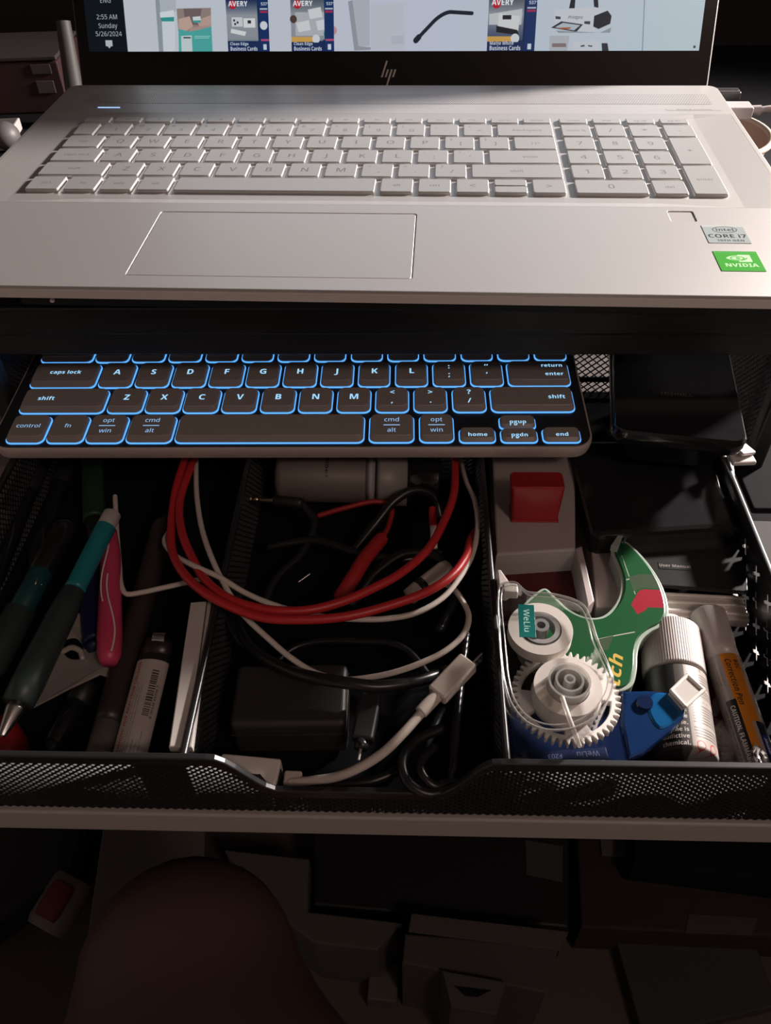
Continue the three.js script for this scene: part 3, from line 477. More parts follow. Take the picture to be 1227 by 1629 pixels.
single('white_cable', 'thin white cable falling across the left divider and curling through the centre compartment', 'cable', tube([v(-82.8, -95, -10), v(-78.2, -91, 8.4), v(-72.1, -87, 30.8), v(-63.6, -83, 55.5), v(-54.3, -79.5, 75.7), v(-46.9, -80, 88.4), v(-37.7, -83, 100.5), v(-26.4, -86, 109.8), v(-16, -88, 117.5), v(-6.3, -90, 122.2), v(4.2, -91, 123.8), v(15, -90, 122.8), v(24.1, -88, 121.3), v(33.1, -86, 118.3), v(42.2, -85, 112.9), v(48.8, -85, 104.7), v(50.7, -86, 96), v(48.9, -88, 87.6), v(45.1, -92, 77.5), v(39.4, -98, 67.9)], 1.2, 180), M.whiteCable);
single('white_cable', 'thin white cable rounding the right side of the centre compartment behind the red cable', 'cable', tube([v(-79.8, -93, 37.7), v(-80.2, -90, 51.3), v(-80.1, -88, 58.9), v(-72.9, -84, 69.9), v(-61.3, -79, 80.2), v(-48.6, -78.8, 86.5), v(-37.9, -81.5, 91.6), v(-25.5, -84, 95.4), v(-9.9, -86, 98.1), v(8.5, -87, 98.4), v(19.2, -88, 96.8), v(30, -88, 93.5), v(39.9, -88, 86), v(46.6, -87, 76.6), v(52.5, -87, 62.9), v(55.3, -88, 44.1), v(54.4, -90, 26.2), v(51, -93, 10.4), v(48.7, -97, -10.3)], 1.2, 180), M.whiteCable);
{
  const a = v(33, -90, 137.2), b = v(53.8, -86, 112.8), t = thing('charging_cable', 'thick white charging cable with a metal-tipped plug reaching over the drawer front', 'cable', a);
  partW(t, 'cord', tube([v(-13.6, -111, 155.6), v(-5.8, -110, 155), v(3.3, -107, 154.6), v(12.4, -101, 153.4), v(20.4, -95, 150.7), v(27, -91.5, 145), v(33.7, -90, 136.7)], 1.75, 70, 10), M.whiteCable);
  const L = reach(a, b), q = stand(new THREE.Group(), new THREE.Vector3(), b.clone().sub(a), up); q.updateMatrix();
  const put = (g) => g.applyMatrix4(q.matrix);
  part(t, 'strain_relief', put(lathe([[0, 0], [2.3, 0], [2.5, 0.5], [2.5, L * 0.3], [0, L * 0.3]], 20)), M.whiteCable);
  part(t, 'plug', put(box(8, L * 0.57, 5.6, 0, L * 0.555, 0, 1)), mat(0.55, 0.49, 0.44, 0.4));
  part(t, 'contact', put(box(0.8, L * 0.2, 5, 2.2, L * 0.9, 0, 0.3)), M.steel);
  partW(t, 'other_plug', box(6.5, 4.6, 5.6, 0, 0, 0, 0.8).applyMatrix4(new THREE.Matrix4().setPosition(v(-13, -112, 154.1))), M.whiteCable);
}
{
  const p = v(-29, -106, 155.3), t = thing('wall_charger', 'white wall charger with a dark slot behind the dip in the drawer front', 'charger', v(0, 0, 0)); t.position.copy(p); t.rotation.y = -0.05;
  part(t, 'case', box(22.5, 12.5, 13, 0, -6.3, -0.6, 1), M.white);
  part(t, 'slot', box(8, 0.7, 1.3, 0.5, -0.25, 0.6, 0.2), M.black); part(t, 'slot', mm(new RoundedBoxGeometry(6.5, 0.7, 1.3, 1, 0.2)).rotateY(-0.75).translate(0.0066, -0.00025, 0.0023), M.black);
  part(t, 'face_plate', box(9.4, 0.5, 3, 4.4, -0.1, 4, 0.2), mat(0.85, 0.8, 0.76, 0.4)); part(t, 'socket', box(1, 8, 8, 11.2, -6, 0, 0.3), M.black);
}
{
  const a = v(-41.7, -102, 0.7), b = v(38.8, -104, -1.9), L = reach(a, b), t = thing('white_bottle', 'white cylindrical bottle with a black cap, half hidden under the glowing keyboard', 'bottle', a); stand(t, a, b);
  const lab = canvas(512, 512, (g, w, h) => { g.fillStyle = '#d8cfc9'; g.fillRect(0, 0, w, h); g.save(); g.translate(w * 0.52, h * 0.44); g.rotate(Math.PI / 2); g.rotate(-Math.PI / 2); g.fillStyle = '#2a2624'; g.font = 'bold 30px sans-serif'; g.textAlign = 'left'; g.fillText('Number', -60, 0); g.restore(); });
  part(t, 'body', lathe([[0, 0], [10, 0.3], [12, 2], [12.4, 4], [12.4, L * 0.55], [0, L * 0.55]], 36), mat(0.22, 0.2, 0.19, 0.5, 0, { map: lab }));  // white darkened to stand in for the shade under the keyboard
  part(t, 'collar', lathe([[0, L * 0.55], [11.6, L * 0.55], [11.6, L * 0.61], [0, L * 0.61]], 36), M.grey);
  part(t, 'shoulder', lathe([[0, L * 0.61], [13, L * 0.615], [13.4, L * 0.64], [13, L * 0.8], [0, L * 0.8]], 36), mat(0.24, 0.215, 0.2, 0.45));
  part(t, 'cap', lathe([[0, L * 0.8], [12.6, L * 0.805], [12.4, L * 0.98], [11, L], [0, L]], 36), M.gloss);
}
{
  const a = v(-39.1, -98, 22.1), b = v(-53.1, -98, 21), t = thing('audio_plug', 'small gold audio plug near the left divider', 'plug', a); stand(t, a, b); const L = reach(a, b);
  part(t, 'sleeve', lathe([[0, 0], [1.9, 0], [1.9, 0.6], [1.3, 0.8], [1.3, L * 0.48], [0, L * 0.48]], 16), M.gold); part(t, 'ring', lathe([[0, L * 0.54], [1.25, L * 0.54], [1.25, L * 0.7], [0, L * 0.7]], 16), M.gold); part(t, 'tip', lathe([[0, L * 0.76], [1.25, L * 0.76], [0.8, L * 0.95], [0, L]], 16), M.gold);
  part(t, 'insulator', lathe([[0, 0], [1, 0], [1, L * 0.78], [0, L * 0.78]], 12), M.black);
  part(t, 'handle', lathe([[0, -14], [2.4, -14], [2.8, -12], [2.8, 0], [0, 0]], 16), M.black);
}
{
  const t = thing('red_strap', 'red rubber strap bent among the black cables', 'strap', v(5.6, -108, 52));
  partW(t, 'strap_end', tube([v(-1.8, -98, 78), v(2, -97, 69.7), v(6.3, -98, 57.1), v(12.3, -103, 40.1)], 3.3, 40, 10), mat(0.42, 0.02, 0.022, 0.55));
  partW(t, 'thin_strap', tube([v(-17.8, -104, 24.9), v(-5.5, -102, 21.3), v(9.1, -101, 17.5), v(15.8, -103, 18.6), v(15.1, -106, 29), v(12.1, -106, 37.3)], 1.3, 40, 8), M.redDark);
}
{
  const a = v(36.7, -98, 49.1), b = v(35.4, -96, 26.2), L = reach(a, b), t = thing('cotton_swab_tube', 'white rod with a red sleeve standing out among the black cables', 'rod', a); stand(t, a, b);
  part(t, 'rod', lathe([[0, 0], [1.5, 0], [1.5, L * 0.52], [0, L * 0.52]], 16), M.white); part(t, 'sleeve', lathe([[0, L * 0.52], [1.6, L * 0.52], [1.75, L * 0.55], [1.75, L], [0, L]], 16), M.red);
}
{
  const a = v(26.4, -99, 76.7), b = v(43.6, -96, 60.6), L = reach(a, b), t = thing('white_adapter', 'white rounded adapter with a black band under the red cable', 'adapter', a); stand(t, a, b);
  part(t, 'body', lathe([[0, 0], [3.6, 0.3], [3.9, L * 0.22], [3.9, L * 0.85], [3, L * 0.97], [0, L]], 20), M.whiteCable); part(t, 'band', lathe([[0, L * 0.24], [4.1, L * 0.24], [4.1, L * 0.38], [0, L * 0.38]], 20), M.black);
}
single('metal_pin', 'short thin metal pin lying among the black cables', 'pin', tube([v(-20.6, -97, 72.1), v(-16.2, -96, 68.2)], 0.45, 6, 8), M.steel);
{
  const t = thing('power_adapter', 'black rectangular power adapter near the drawer front', 'adapter', v(-16.6, -119, 126.4)); t.rotation.y = YAW + 0.03;
  part(t, 'case', box(43, 21, 27, 0, 11, 0, 2.2), mat(0.028, 0.027, 0.024, 0.5)); part(t, 'lid_seam', box(43.3, 0.5, 27.3, 0, 14, 0, 0.2), M.black);
}
{
  const a = v(12.2, -96, 149.3), b = v(14.7, -94, 127.1), L = reach(a, b), t = thing('black_plug', 'black cable plug standing between the power adapter and the charging cable', 'plug', a); stand(t, a, b);
  part(t, 'housing', box(8, L * 0.85, 6, 0, L * 0.56, 0, 1.2), M.black); part(t, 'strain_relief', lathe([[0, 0], [2.4, 0], [2.8, L * 0.14], [0, L * 0.14]], 14), M.cableBlack);
  part(t, 'wire', mm(new THREE.CylinderGeometry(0.5, 0.5, 4, 8).translate(0, -2, 0)), M.grey);
}
const BL = 'black cables tangled in the centre compartment';
[[2.3, 'thick black cable lying over the thin white cable in the centre', [v(-45.7, -99, 88.3), v(-34, -94, 108.8), v(-19.7, -91, 119.6), v(-6.7, -88, 125.5), v(4.9, -86.5, 128.1), v(16.8, -88, 128.2), v(30.5, -91, 123.4), v(42.4, -97, 114.3)]],
 [2.1, 'glossy black cable curving down along the left divider', [v(-49.5, -102, 74.1), v(-46.7, -99, 91.6), v(-39.7, -98, 103.1), v(-26.6, -99, 112.4), v(-13.8, -103, 117.8)]],
 [2, 'black cable coiled at the drawer front by the dip', [v(40.4, -104, 135.2), v(31.2, -102, 142), v(27.1, -101, 151.5), v(29.6, -102, 158), v(36.3, -104, 160.7), v(45.2, -106, 157.6)]],
 [1.8, 'inner ring of black cable coiled at the drawer front', [v(38.2, -104, 143.1), v(33.8, -102, 149.9), v(34.3, -102, 154.7), v(38.9, -104, 157.7), v(45.7, -107, 153.5)]],
 [1.7, 'black cable running along the right divider towards the front', [v(50.8, -105, 90.6), v(48.4, -103, 113.4), v(46.4, -102, 133.5), v(45.5, -104, 147.7), v(44.3, -107, 155)]],
 [2.2, 'black cable arching beside the white bottle', [v(-0.8, -108, 44.6), v(9.9, -102, 29.9), v(18.3, -96, 21), v(26.9, -95, 15.3), v(35.9, -100, 14), v(39.1, -107, 19.5)]],
 [2, 'black cable crossing under the red strap', [v(-38.4, -106, 44.1), v(-18.2, -104, 41.2), v(2.6, -104, 48.1), v(22.6, -104, 51.1), v(39.4, -106, 44.7)]],
 [2, 'black cable running from the audio plug into the heap', [v(-26.9, -100, 21.3), v(-19.5, -103, 30.1), v(-23.4, -106, 47.4), v(-32.5, -106, 62.8), v(-36.3, -108, 75.6)]],
 [2.4, 'black cable looping behind the white adapter', [v(1.8, -108, 73.9), v(11.9, -103, 59.8), v(25.3, -101, 49.9), v(39.4, -102, 52.1), v(46.4, -106, 66.5), v(39.9, -108, 85.6)]],
 [1.6, 'thin black cable lying flat in the middle of the heap', [v(-34.9, -112, 117.3), v(-19.5, -108, 98), v(3.7, -107, 94.5), v(24.6, -107, 96.7), v(40.3, -110, 115)]],
 [1.9, 'black cable lying along the front of the centre compartment', [v(-6.8, -112, 158.9), v(4.5, -110, 156.4), v(18, -109, 153.8), v(31.4, -110, 143.9), v(41.7, -112, 122.2)]],
].forEach(([r, l, p]) => single('black_cable', l, 'cable', tube(p, r, 60, 8), M.cableBlack, BL));

// ---------------------------------------------------------------- right compartment
{
  const t = thing('storage_case', 'pale grey plastic case with a dark red recess behind the tape', 'case', v(87.1, -119, 30.8));
  const m = mat(0.36, 0.31, 0.3, 0.5);
  partW(t, 'base', prism([v(68.9, -113, -50), v(119.4, -113, -51.9), v(116.7, -113, 73.3), v(65.9, -113, 75.6)], 5, 0.5), m);
  partW(t, 'upper_deck', prism([v(63.9, -94, -21.7), v(105.3, -94, -23.3), v(97.9, -94, 50.9), v(63.6, -94, 55.3)], 18, 1), m);
  partW(t, 'recess_insert', prism([v(66.8, -108, 43.3), v(101.7, -108, 39.4), v(100.6, -108, 74.6), v(66.5, -108, 77.8)], 4, 0.5), mat(0.08, 0.006, 0.008, 0.5));
  partW(t, 'side_wall', prism([v(97.9, -94, 50.2), v(100.8, -94, 48.6), v(102.6, -94, 79), v(99.6, -94, 82.4)], 18, 0.6), m);
  partW(t, 'side_ledge', prism([v(108.5, -101, -3.2), v(117.9, -101, -3.6), v(118, -101, 76.3), v(105, -101, 76.9)], 11, 0.8), mat(0.4, 0.35, 0.33, 0.5));
}
{
  const t = thing('red_block', 'glossy red block standing on the pale grey case at the keyboard edge', 'block', v(81.2, -94, 30)); t.rotation.y = YAW;
  part(t, 'block', loft([[20.5, 10, 1.5, 0], [22, 10.5, 1.6, 9, -1.5], [23.4, 10.5, 1.6, 17.4, -3], [22.4, 9.5, 1.5, 18.4, -3.2]], 0.5), mat(0.3, 0.012, 0.014, 0.35)); part(t, 'base_rim', box(21.2, 1, 10.8, 0, 0.5, 0, 0.3), M.redDark);
}
{
  const t = thing('hard_drive', 'black portable hard drive lying at the back of the right compartment', 'drive', v(148, -81.5, -35)); t.rotation.y = -0.12;
  part(t, 'shell', loft([[40, 84, 5, 0], [44, 90, 5, 9], [55.5, 96.5, 6, 13], [57, 98, 6.5, 15.5], [57, 98, 6.5, 18.5], [55, 96, 5.5, 21]], 0.6, 6), M.gloss);
  for (const s of [-1, 1]) part(t, 'side_trim', loft([[1, 86, 0.4, 15.5], [1.3, 87, 0.5, 17], [1, 86, 0.4, 18.5]], 0.6).translate(s * 0.0284, 0, 0), mat(0.2, 0.19, 0.19, 0.3, 0.6));
  part(t, 'maker_lettering', flatUV(box(22, 0.2, 4, 0, 0, 0, 0.05), -0.011, -0.002, 0.022, 0.004).translate(0, 0.0211, 0.018), mat(1, 1, 1, 0.12, 0, { map: canvas(256, 48, (g, w, h) => { g.fillStyle = '#191919'; g.fillRect(0, 0, w, h); g.fillStyle = '#33322f'; g.font = 'bold 40px sans-serif'; g.textAlign = 'center'; g.fillText('TOSHIBA', w / 2, 39); }) }));
}
{
  const t = thing('black_case', 'glossy black case under the hard drive', 'case', v(144.5, -100, 13.9));
  partW(t, 'shell', prism([v(100.9, -89, -17.1), v(180, -89, -20.1), v(170.3, -89, 39.1), v(147.8, -89, 41.5), v(108, -89, 47), v(104.8, -89, 44.5)], 14, 2.5), mat(0.012, 0.012, 0.013, 0.16));
  partW(t, 'shell_glint', prism([v(166.5, -88.6, 0.2), v(169.4, -88.6, 0.1), v(169, -88.6, 21.4), v(165.6, -88.6, 21.5)], 0.8, 0.2), mat(0.2, 0.19, 0.18, 0.15, 1));  // bright metal strip laid on as a reflection in the glossy shell
}
{
  const t = thing('booklet', 'black booklet reading User Manual in front of the glossy black case', 'booklet', v(148.7, -106, 43.8));
  const g = prism([v(117.4, -97, 34.3), v(175.7, -97, 28.7), v(167.3, -97, 69), v(131.6, -97, 66.8), v(118.8, -97, 65.6)], 2, 0.3);
  partW(t, 'pages', prism([v(118.5, -99, 32.7), v(176.3, -99, 27.1), v(167.8, -99, 67), v(132.7, -99, 64.7)], 2.6, 0.2), mat(0.1, 0.095, 0.09, 0.7));
  partW(t, 'cover', g, mat(0.012, 0.012, 0.012, 0.3));
  const a = v(133, -96.9, 55.9), b = v(146.7, -96.9, 56.4), L = reach(a, b) / 1000, pl = flatUV(box(L * 1000, 0.1, 4, 0, 0, 0, 0.03), -L / 2, -0.002, L, 0.004).rotateY(Math.atan2(a.z - b.z, b.x - a.x)).translate((a.x + b.x) / 2, a.y, (a.z + b.z) / 2);
  partW(t, 'title', pl, mat(1, 1, 1, 0.3, 0, { map: canvas(256, 80, (g2, w, h) => { g2.fillStyle = '#1c1c1c'; g2.fillRect(0, 0, w, h); g2.fillStyle = '#8a8480'; g2.font = 'bold 42px sans-serif'; g2.textAlign = 'center'; g2.fillText('User Manual', w / 2, 54, w - 6); }) }));
}
{
  const a = v(114.8, -102, 72.3), b = v(167.3, -102, 73.6), t = thing('channel_strip', 'pale ridged plastic channel lying across the right compartment', 'strip', a); stand(t, a, b); const L = reach(a, b);
  part(t, 'base', box(12.6, L, 5, 0, L / 2, -3, 0.6), mat(0.6, 0.54, 0.51, 0.3));
  for (const x of [-5, -1, 3.6]) part(t, 'ridge', box(1.5, L, 1.6, x, L / 2, 0, 0.5), mat(0.68, 0.62, 0.59, 0.22));
}
{
  const t = thing('tape_dispenser', 'green and clear tape dispenser shaped like a snail', 'dispenser', v(108.1, -110, 84.3));
  const pts = [v(117.2, -91, 43.6), v(119.7, -91, 44.6), v(123.4, -91, 48.9), v(128.2, -91, 58.2), v(131.3, -91, 68.5), v(132.1, -91, 78.5), v(131, -91, 85.6), v(127.6, -91, 90.8), v(122.6, -91, 94.1), v(118.6, -91, 98.2), v(116.2, -91, 104), v(114.4, -91, 112.7), v(111.5, -91, 119.5), v(105.8, -91, 122.3), v(97.2, -91, 117.7), v(84.9, -91, 112.7), v(73.4, -91, 107.5), v(70.1, -91, 97.1), v(72.1, -91, 85.1), v(77.3, -91, 77.6), v(83, -91, 73.3), v(87, -91, 77.9), v(92, -91, 84.2), v(98.3, -91, 87.7), v(104.1, -91, 87.2), v(109.1, -91, 82.8), v(113.2, -91, 75.4), v(114.8, -91, 67.5), v(114.3, -91, 60.2), v(113, -91, 50.8)];
  const low = pts.map((p) => p.clone().setY(p.y - 0.003));
  const X0 = v(71.9, -91, 45.5), X1 = v(123.1, -91, 128.6), w = X1.x - X0.x, d = X1.z - X0.z;
  const px = (p) => [(p.x - X0.x) / w * 1024, (p.z - X0.z) / d * 1024];
  const pr = canvas(1024, 1024, (c) => {
    c.fillStyle = '#184a29'; c.fillRect(0, 0, 1024, 1024);
    const L = (...q) => { c.beginPath(); for (const p of q) c.lineTo(...px(p)); };
    c.strokeStyle = '#a9a394'; c.lineWidth = 6; L(v(117, -91, 54.3), v(119.4, -91, 75.7)); c.stroke(); L(v(116.8, -91, 68.1), v(126.4, -91, 64.2)); c.stroke(); L(v(98.8, -91, 90.2), v(100.6, -91, 99.4), v(109.4, -91, 96.8), v(116.2, -91, 95)); c.stroke();
    c.fillStyle = '#3a4a38'; L(v(118.1, -91, 66.3), v(126.3, -91, 63.5), v(126.7, -91, 70.4), v(118.9, -91, 74.1)); c.fill(); L(v(100.6, -91, 99.4), v(107.6, -91, 97.2), v(104.8, -91, 103.9), v(101.1, -91, 104.7)); c.fill();
    c.fillStyle = '#8d2030'; L(v(121, -91, 74), v(124.3, -91, 72.2), v(126.3, -91, 75.4), v(122.4, -91, 83.8), v(118.6, -91, 86.2), v(116.9, -91, 81.1)); c.fill();
    const [tx, ty] = px(v(108.2, -91, 105.3)); c.save(); c.translate(tx, ty); c.rotate(-1.2); c.fillStyle = '#b89a4c'; c.font = 'bold 130px sans-serif'; c.textAlign = 'right'; c.fillText('Scotch', 0, 40, 460); c.restore();
  });
  partW(t, 'clear_shell', prism(low, 9, 0.5, true), mat(0.3, 0.36, 0.3, 0.2, 0, { clearcoat: 0.6 }));
  const core = prism(pts.map((p) => p.clone().setY(p.y - 0.0022)), 1.1, 0.5, true, [], 1.4); core.computeBoundingBox();
  partW(t, 'printed_face', flatUV(core, X0.x, X0.z, w, d), mat(1, 1, 1, 0.25, 0, { map: pr, clearcoat: 0.5, clearcoatRoughness: 0.1 }));
  partW(t, 'cutter', prism([v(112.6, -90.4, 50.7), v(117.1, -90.4, 43.4), v(118.6, -90.4, 44.4), v(115.2, -90.4, 52.8)], 4, 0.3), mat(0.3, 0.33, 0.3, 0.2));
}
function gear(cx, r, teeth, hole, h) {
  const s = new THREE.Shape(), n = teeth * 4; for (let i = 0; i < n; i++) { const a = i / n * Math.PI * 2, q = i % 4 < 2 ? r : r - 2; s[i ? 'lineTo' : 'moveTo'](Math.cos(a) * q, Math.sin(a) * q); }
  for (let k = 0; k < 4; k++) { const p = new THREE.Path(), a0 = k * Math.PI / 2 + 0.5, a1 = a0 + 0.95; p.absarc(0, 0, r - 3.6, a0, a1, false); p.absarc(0, 0, hole, a1, a0, true); s.holes.push(p); }
  return mm(new THREE.ExtrudeGeometry(s, { depth: h, bevelEnabled: true, bevelThickness: 0.3, bevelSize: 0.3, bevelOffset: -0.3, bevelSegments: 1, curveSegments: 24 }).rotateX(-Math.PI / 2));
}
const ring = (r0, r1, h, n = 40) => toCreasedNormals(lathe([[r0, 0], [r1, 0], [r1, h], [r0, h], [r0, 0]], n), 0.6);
const blueTop = -103.5;
{
  const t = thing('correction_tape', 'translucent blue correction tape with a clear square tip under the clear one', 'correction tape', v(96.6, -116, 125.5));
  const body = mat(0.003, 0.01, 0.042, 0.2, 0, { clearcoat: 0.5 });
  partW(t, 'body', prism([v(96, -103.5, 114.3), v(109.1, -103.5, 115.1), v(115.4, -103.5, 115.6), v(113, -103.5, 137.1), v(108.9, -103.5, 146.3), v(65.9, -103.5, 147), v(65.6, -103.5, 134.3), v(67, -103.5, 123.5), v(78.9, -103.5, 117.4)], 11, 1.4), body);
  partW(t, 'shoulder', prism([v(105.8, -87.5, 125.9), v(114.9, -87.5, 125.2), v(122.8, -87.5, 125.6), v(125.8, -87.5, 128.6), v(127.4, -87.5, 132.1), v(126.2, -87.5, 135.7), v(121.4, -87.5, 140.7), v(109.1, -87.5, 150.9), v(103.9, -87.5, 153.3), v(103.4, -87.5, 139.4)], 4.8, 1.4), mat(0.004, 0.02, 0.075, 0.18, 0, { clearcoat: 0.6 }));
  partW(t, 'neck', prism([v(116.7, -87, 126.7), v(122.5, -87, 126.7), v(126.3, -87, 132.5), v(125.2, -87, 135.6), v(116.4, -87, 141.5), v(113.3, -87, 134.1)], 3, 1.2, true), mat(0.006, 0.07, 0.19, 0.15, 0, { clearcoat: 0.6 }));
  partW(t, 'boss', cyl(3.2, 2.8, 1.4, 24).applyMatrix4(new THREE.Matrix4().setPosition(v(112.9, -87, 131.1))), body);
  const tip = [v(122.5, -85, 127), v(129.6, -85, 120), v(134.1, -85, 126.1), v(126.3, -85, 133.2)];
  partW(t, 'tip_frame', join([0, 1, 2, 3].map((i) => tube([tip[i], tip[(i + 1) % 4]], 0.75, 4, 8))), mat(0.75, 0.7, 0.66, 0.3));
  partW(t, 'tip_window', prism(tip, 1, 0.2), mat(0.5, 0.47, 0.44, 0.3));
  partW(t, 'tip_stem', prism([v(121.8, -86, 127.1), v(125, -86, 124.3), v(128.7, -86, 130.4), v(125.4, -86, 133.7)], 3, 0.6), mat(0.45, 0.43, 0.41, 0.3));
  const q = v(86.9, -102.9, 144.5), txt = canvas(512, 96, (g, w, h) => { g.fillStyle = '#0a1a3c'; g.fillRect(0, 0, w, h); g.save(); g.translate(w / 2, h / 2); g.rotate(Math.PI); g.fillStyle = '#6a7086'; g.font = '56px sans-serif'; g.textAlign = 'center'; g.fillText('WeLiu', -130, 26); g.font = '46px sans-serif'; g.fillText('F203', 90, 20); g.restore(); });
  partW(t, 'lettering', flatUV(box(28, 0.2, 5, 0, 0, 0, 0.05), -0.014, -0.0025, 0.028, 0.005).rotateY(0.12).translate(q.x, q.y, q.z), mat(1, 1, 1, 0.3, 0, { map: txt }));
}
{
  const t = thing('correction_tape', 'clear correction tape dispenser showing its white toothed wheel', 'correction tape', v(84.2, -90.8, 119.9));
  const at = (g, p) => g.applyMatrix4(new THREE.Matrix4().setPosition(p));
  const top = [v(61, -73.4, 119), v(61.2, -73.4, 96), v(62.4, -73.4, 89.8), v(65.6, -73.4, 88.4), v(68.2, -73.4, 88.6), v(72, -73.4, 92.8), v(81.9, -73.4, 93.6), v(92.1, -73.4, 97.7), v(94.6, -73.4, 104.4), v(96.2, -73.4, 115.2), v(98.4, -73.4, 124.5), v(99.3, -73.4, 130.8), v(98.1, -73.4, 135.9), v(95.6, -73.4, 140.7), v(91.2, -73.4, 146), v(85.1, -73.4, 150), v(79.7, -73.4, 151.5), v(74.1, -73.4, 151.5), v(68.5, -73.4, 149), v(64, -73.4, 142.7), v(61.9, -73.4, 133.5)];
  const o = outline(top, true), c = o.reduce((s, p) => s.add(p), new THREE.Vector2()).divideScalar(o.length), shell = new THREE.Shape(o);
  shell.holes.push(new THREE.Path(o.map((p) => { const d = p.clone().sub(c); return c.clone().addScaledVector(d, 1 - 0.0012 / d.length()); }).reverse()));
  const wall = new THREE.ExtrudeGeometry(shell, { depth: 0.0165, bevelEnabled: false }).rotateX(-Math.PI / 2).translate(0, top[0].y - 0.0167, 0);
  const glassT = mat(0.96, 0.96, 0.96, 0.04, 0, { transmission: 1, thickness: 0, ior: 1.45 });
  partW(t, 'clear_wall', wall, glassT);
  partW(t, 'clear_lid', prism(top, 0.8, 0.25, true), glassT);
  const highlightM = mat(0.75, 0.73, 0.71, 0.1, 0, { transmission: 0.8, thickness: 0 });  // pale tubes put in as the highlights along the clear shell
  partW(t, 'edge_highlight', tube([...top, top[0]], 0.42, 160, 6), highlightM);
  partW(t, 'edge_highlight', tube([...top, top[0]].map((p) => { const d = new THREE.Vector2(p.x - c.x, p.z + c.y), k = 1 - 0.0019 / d.length(); return new THREE.Vector3(c.x + d.x * k, p.y + 0.0002, -c.y + d.y * k); }), 0.25, 160, 6), highlightM);
  partW(t, 'toothed_wheel', at(gear(0, 19.6, 46, 12.6, 2.6), v(85.3, -90.4, 129)), mat(0.6, 0.56, 0.53, 0.4));
  partW(t, 'tape_roll', at(ring(7.6, 12, 8), v(84.8, -87.4, 130.6)), mat(0.68, 0.62, 0.57, 0.5));
  for (const [r0, r1, h] of [[6.6, 7.4, 12], [4.2, 5, 12.4], [1.2, 2, 12.8]]) partW(t, 'hub_ring', at(ring(r0, r1, h), v(84.8, -87.4, 130.6)), mat(0.85, 0.84, 0.82, 0.12, 0, { transmission: 0.7, thickness: 0 }));
  partW(t, 'tape_roll', at(ring(7.8, 12, 5), v(76.8, -82.8, 106.6)), mat(0.6, 0.55, 0.5, 0.5));
  partW(t, 'hub_ring', at(ring(5.4, 7.2, 5.4), v(76.8, -82.8, 106.6)), mat(0.35, 0.34, 0.33, 0.2)); partW(t, 'hub_ring', at(ring(1.6, 3, 7), v(76.8, -82.8, 106.6)), mat(0.25, 0.25, 0.25, 0.2));
  partW(t, 'clear_arm', tube([v(81.1, -72.8, 139.6), v(82.8, -73, 147.8), v(85, -76.4, 152), v(86.7, -81.4, 152.4)], 0.85, 24, 8), mat(0.9, 0.88, 0.85, 0.08, 0, { transmission: 0.6, thickness: 0 }));
  partW(t, 'nose', prism([v(61.7, -77.4, 78.6), v(63.2, -77.4, 78.5), v(67.9, -77.4, 88.1), v(64.8, -77.4, 90.7), v(62.2, -77.4, 89.6)], 5, 0.5), mat(0.55, 0.5, 0.47, 0.3));
  partW(t, 'nose_roller', at(box(6, 4, 5, 0, 0, 0, 0.8), v(66.3, -77.4, 89.4)), mat(0.5, 0.46, 0.43, 0.3));
  const a = v(71.3, -72.7, 99.8), b = v(71, -72.7, 114.9), L = reach(a, b) / 1000, yaw = Math.atan2(b.x - a.x, b.z - a.z);
  const lab = canvas(128, 256, (g, w, h) => { g.fillStyle = '#0d5a55'; g.fillRect(0, 0, w, h); g.save(); g.translate(w / 2, h / 2); g.rotate(Math.PI / 2); g.fillStyle = '#a9c4be'; g.font = '66px sans-serif'; g.textAlign = 'center'; g.fillText('WeLiu', 0, 24); g.restore(); });
  partW(t, 'name_label', flatUV(box(6, 0.2, L * 1000, 0, 0, 0, 0.05), -0.003, -L / 2, 0.006, L).rotateY(yaw).translate((a.x + b.x) / 2, a.y, (a.z + b.z) / 2), mat(1, 1, 1, 0.3, 0, { map: lab }));
}
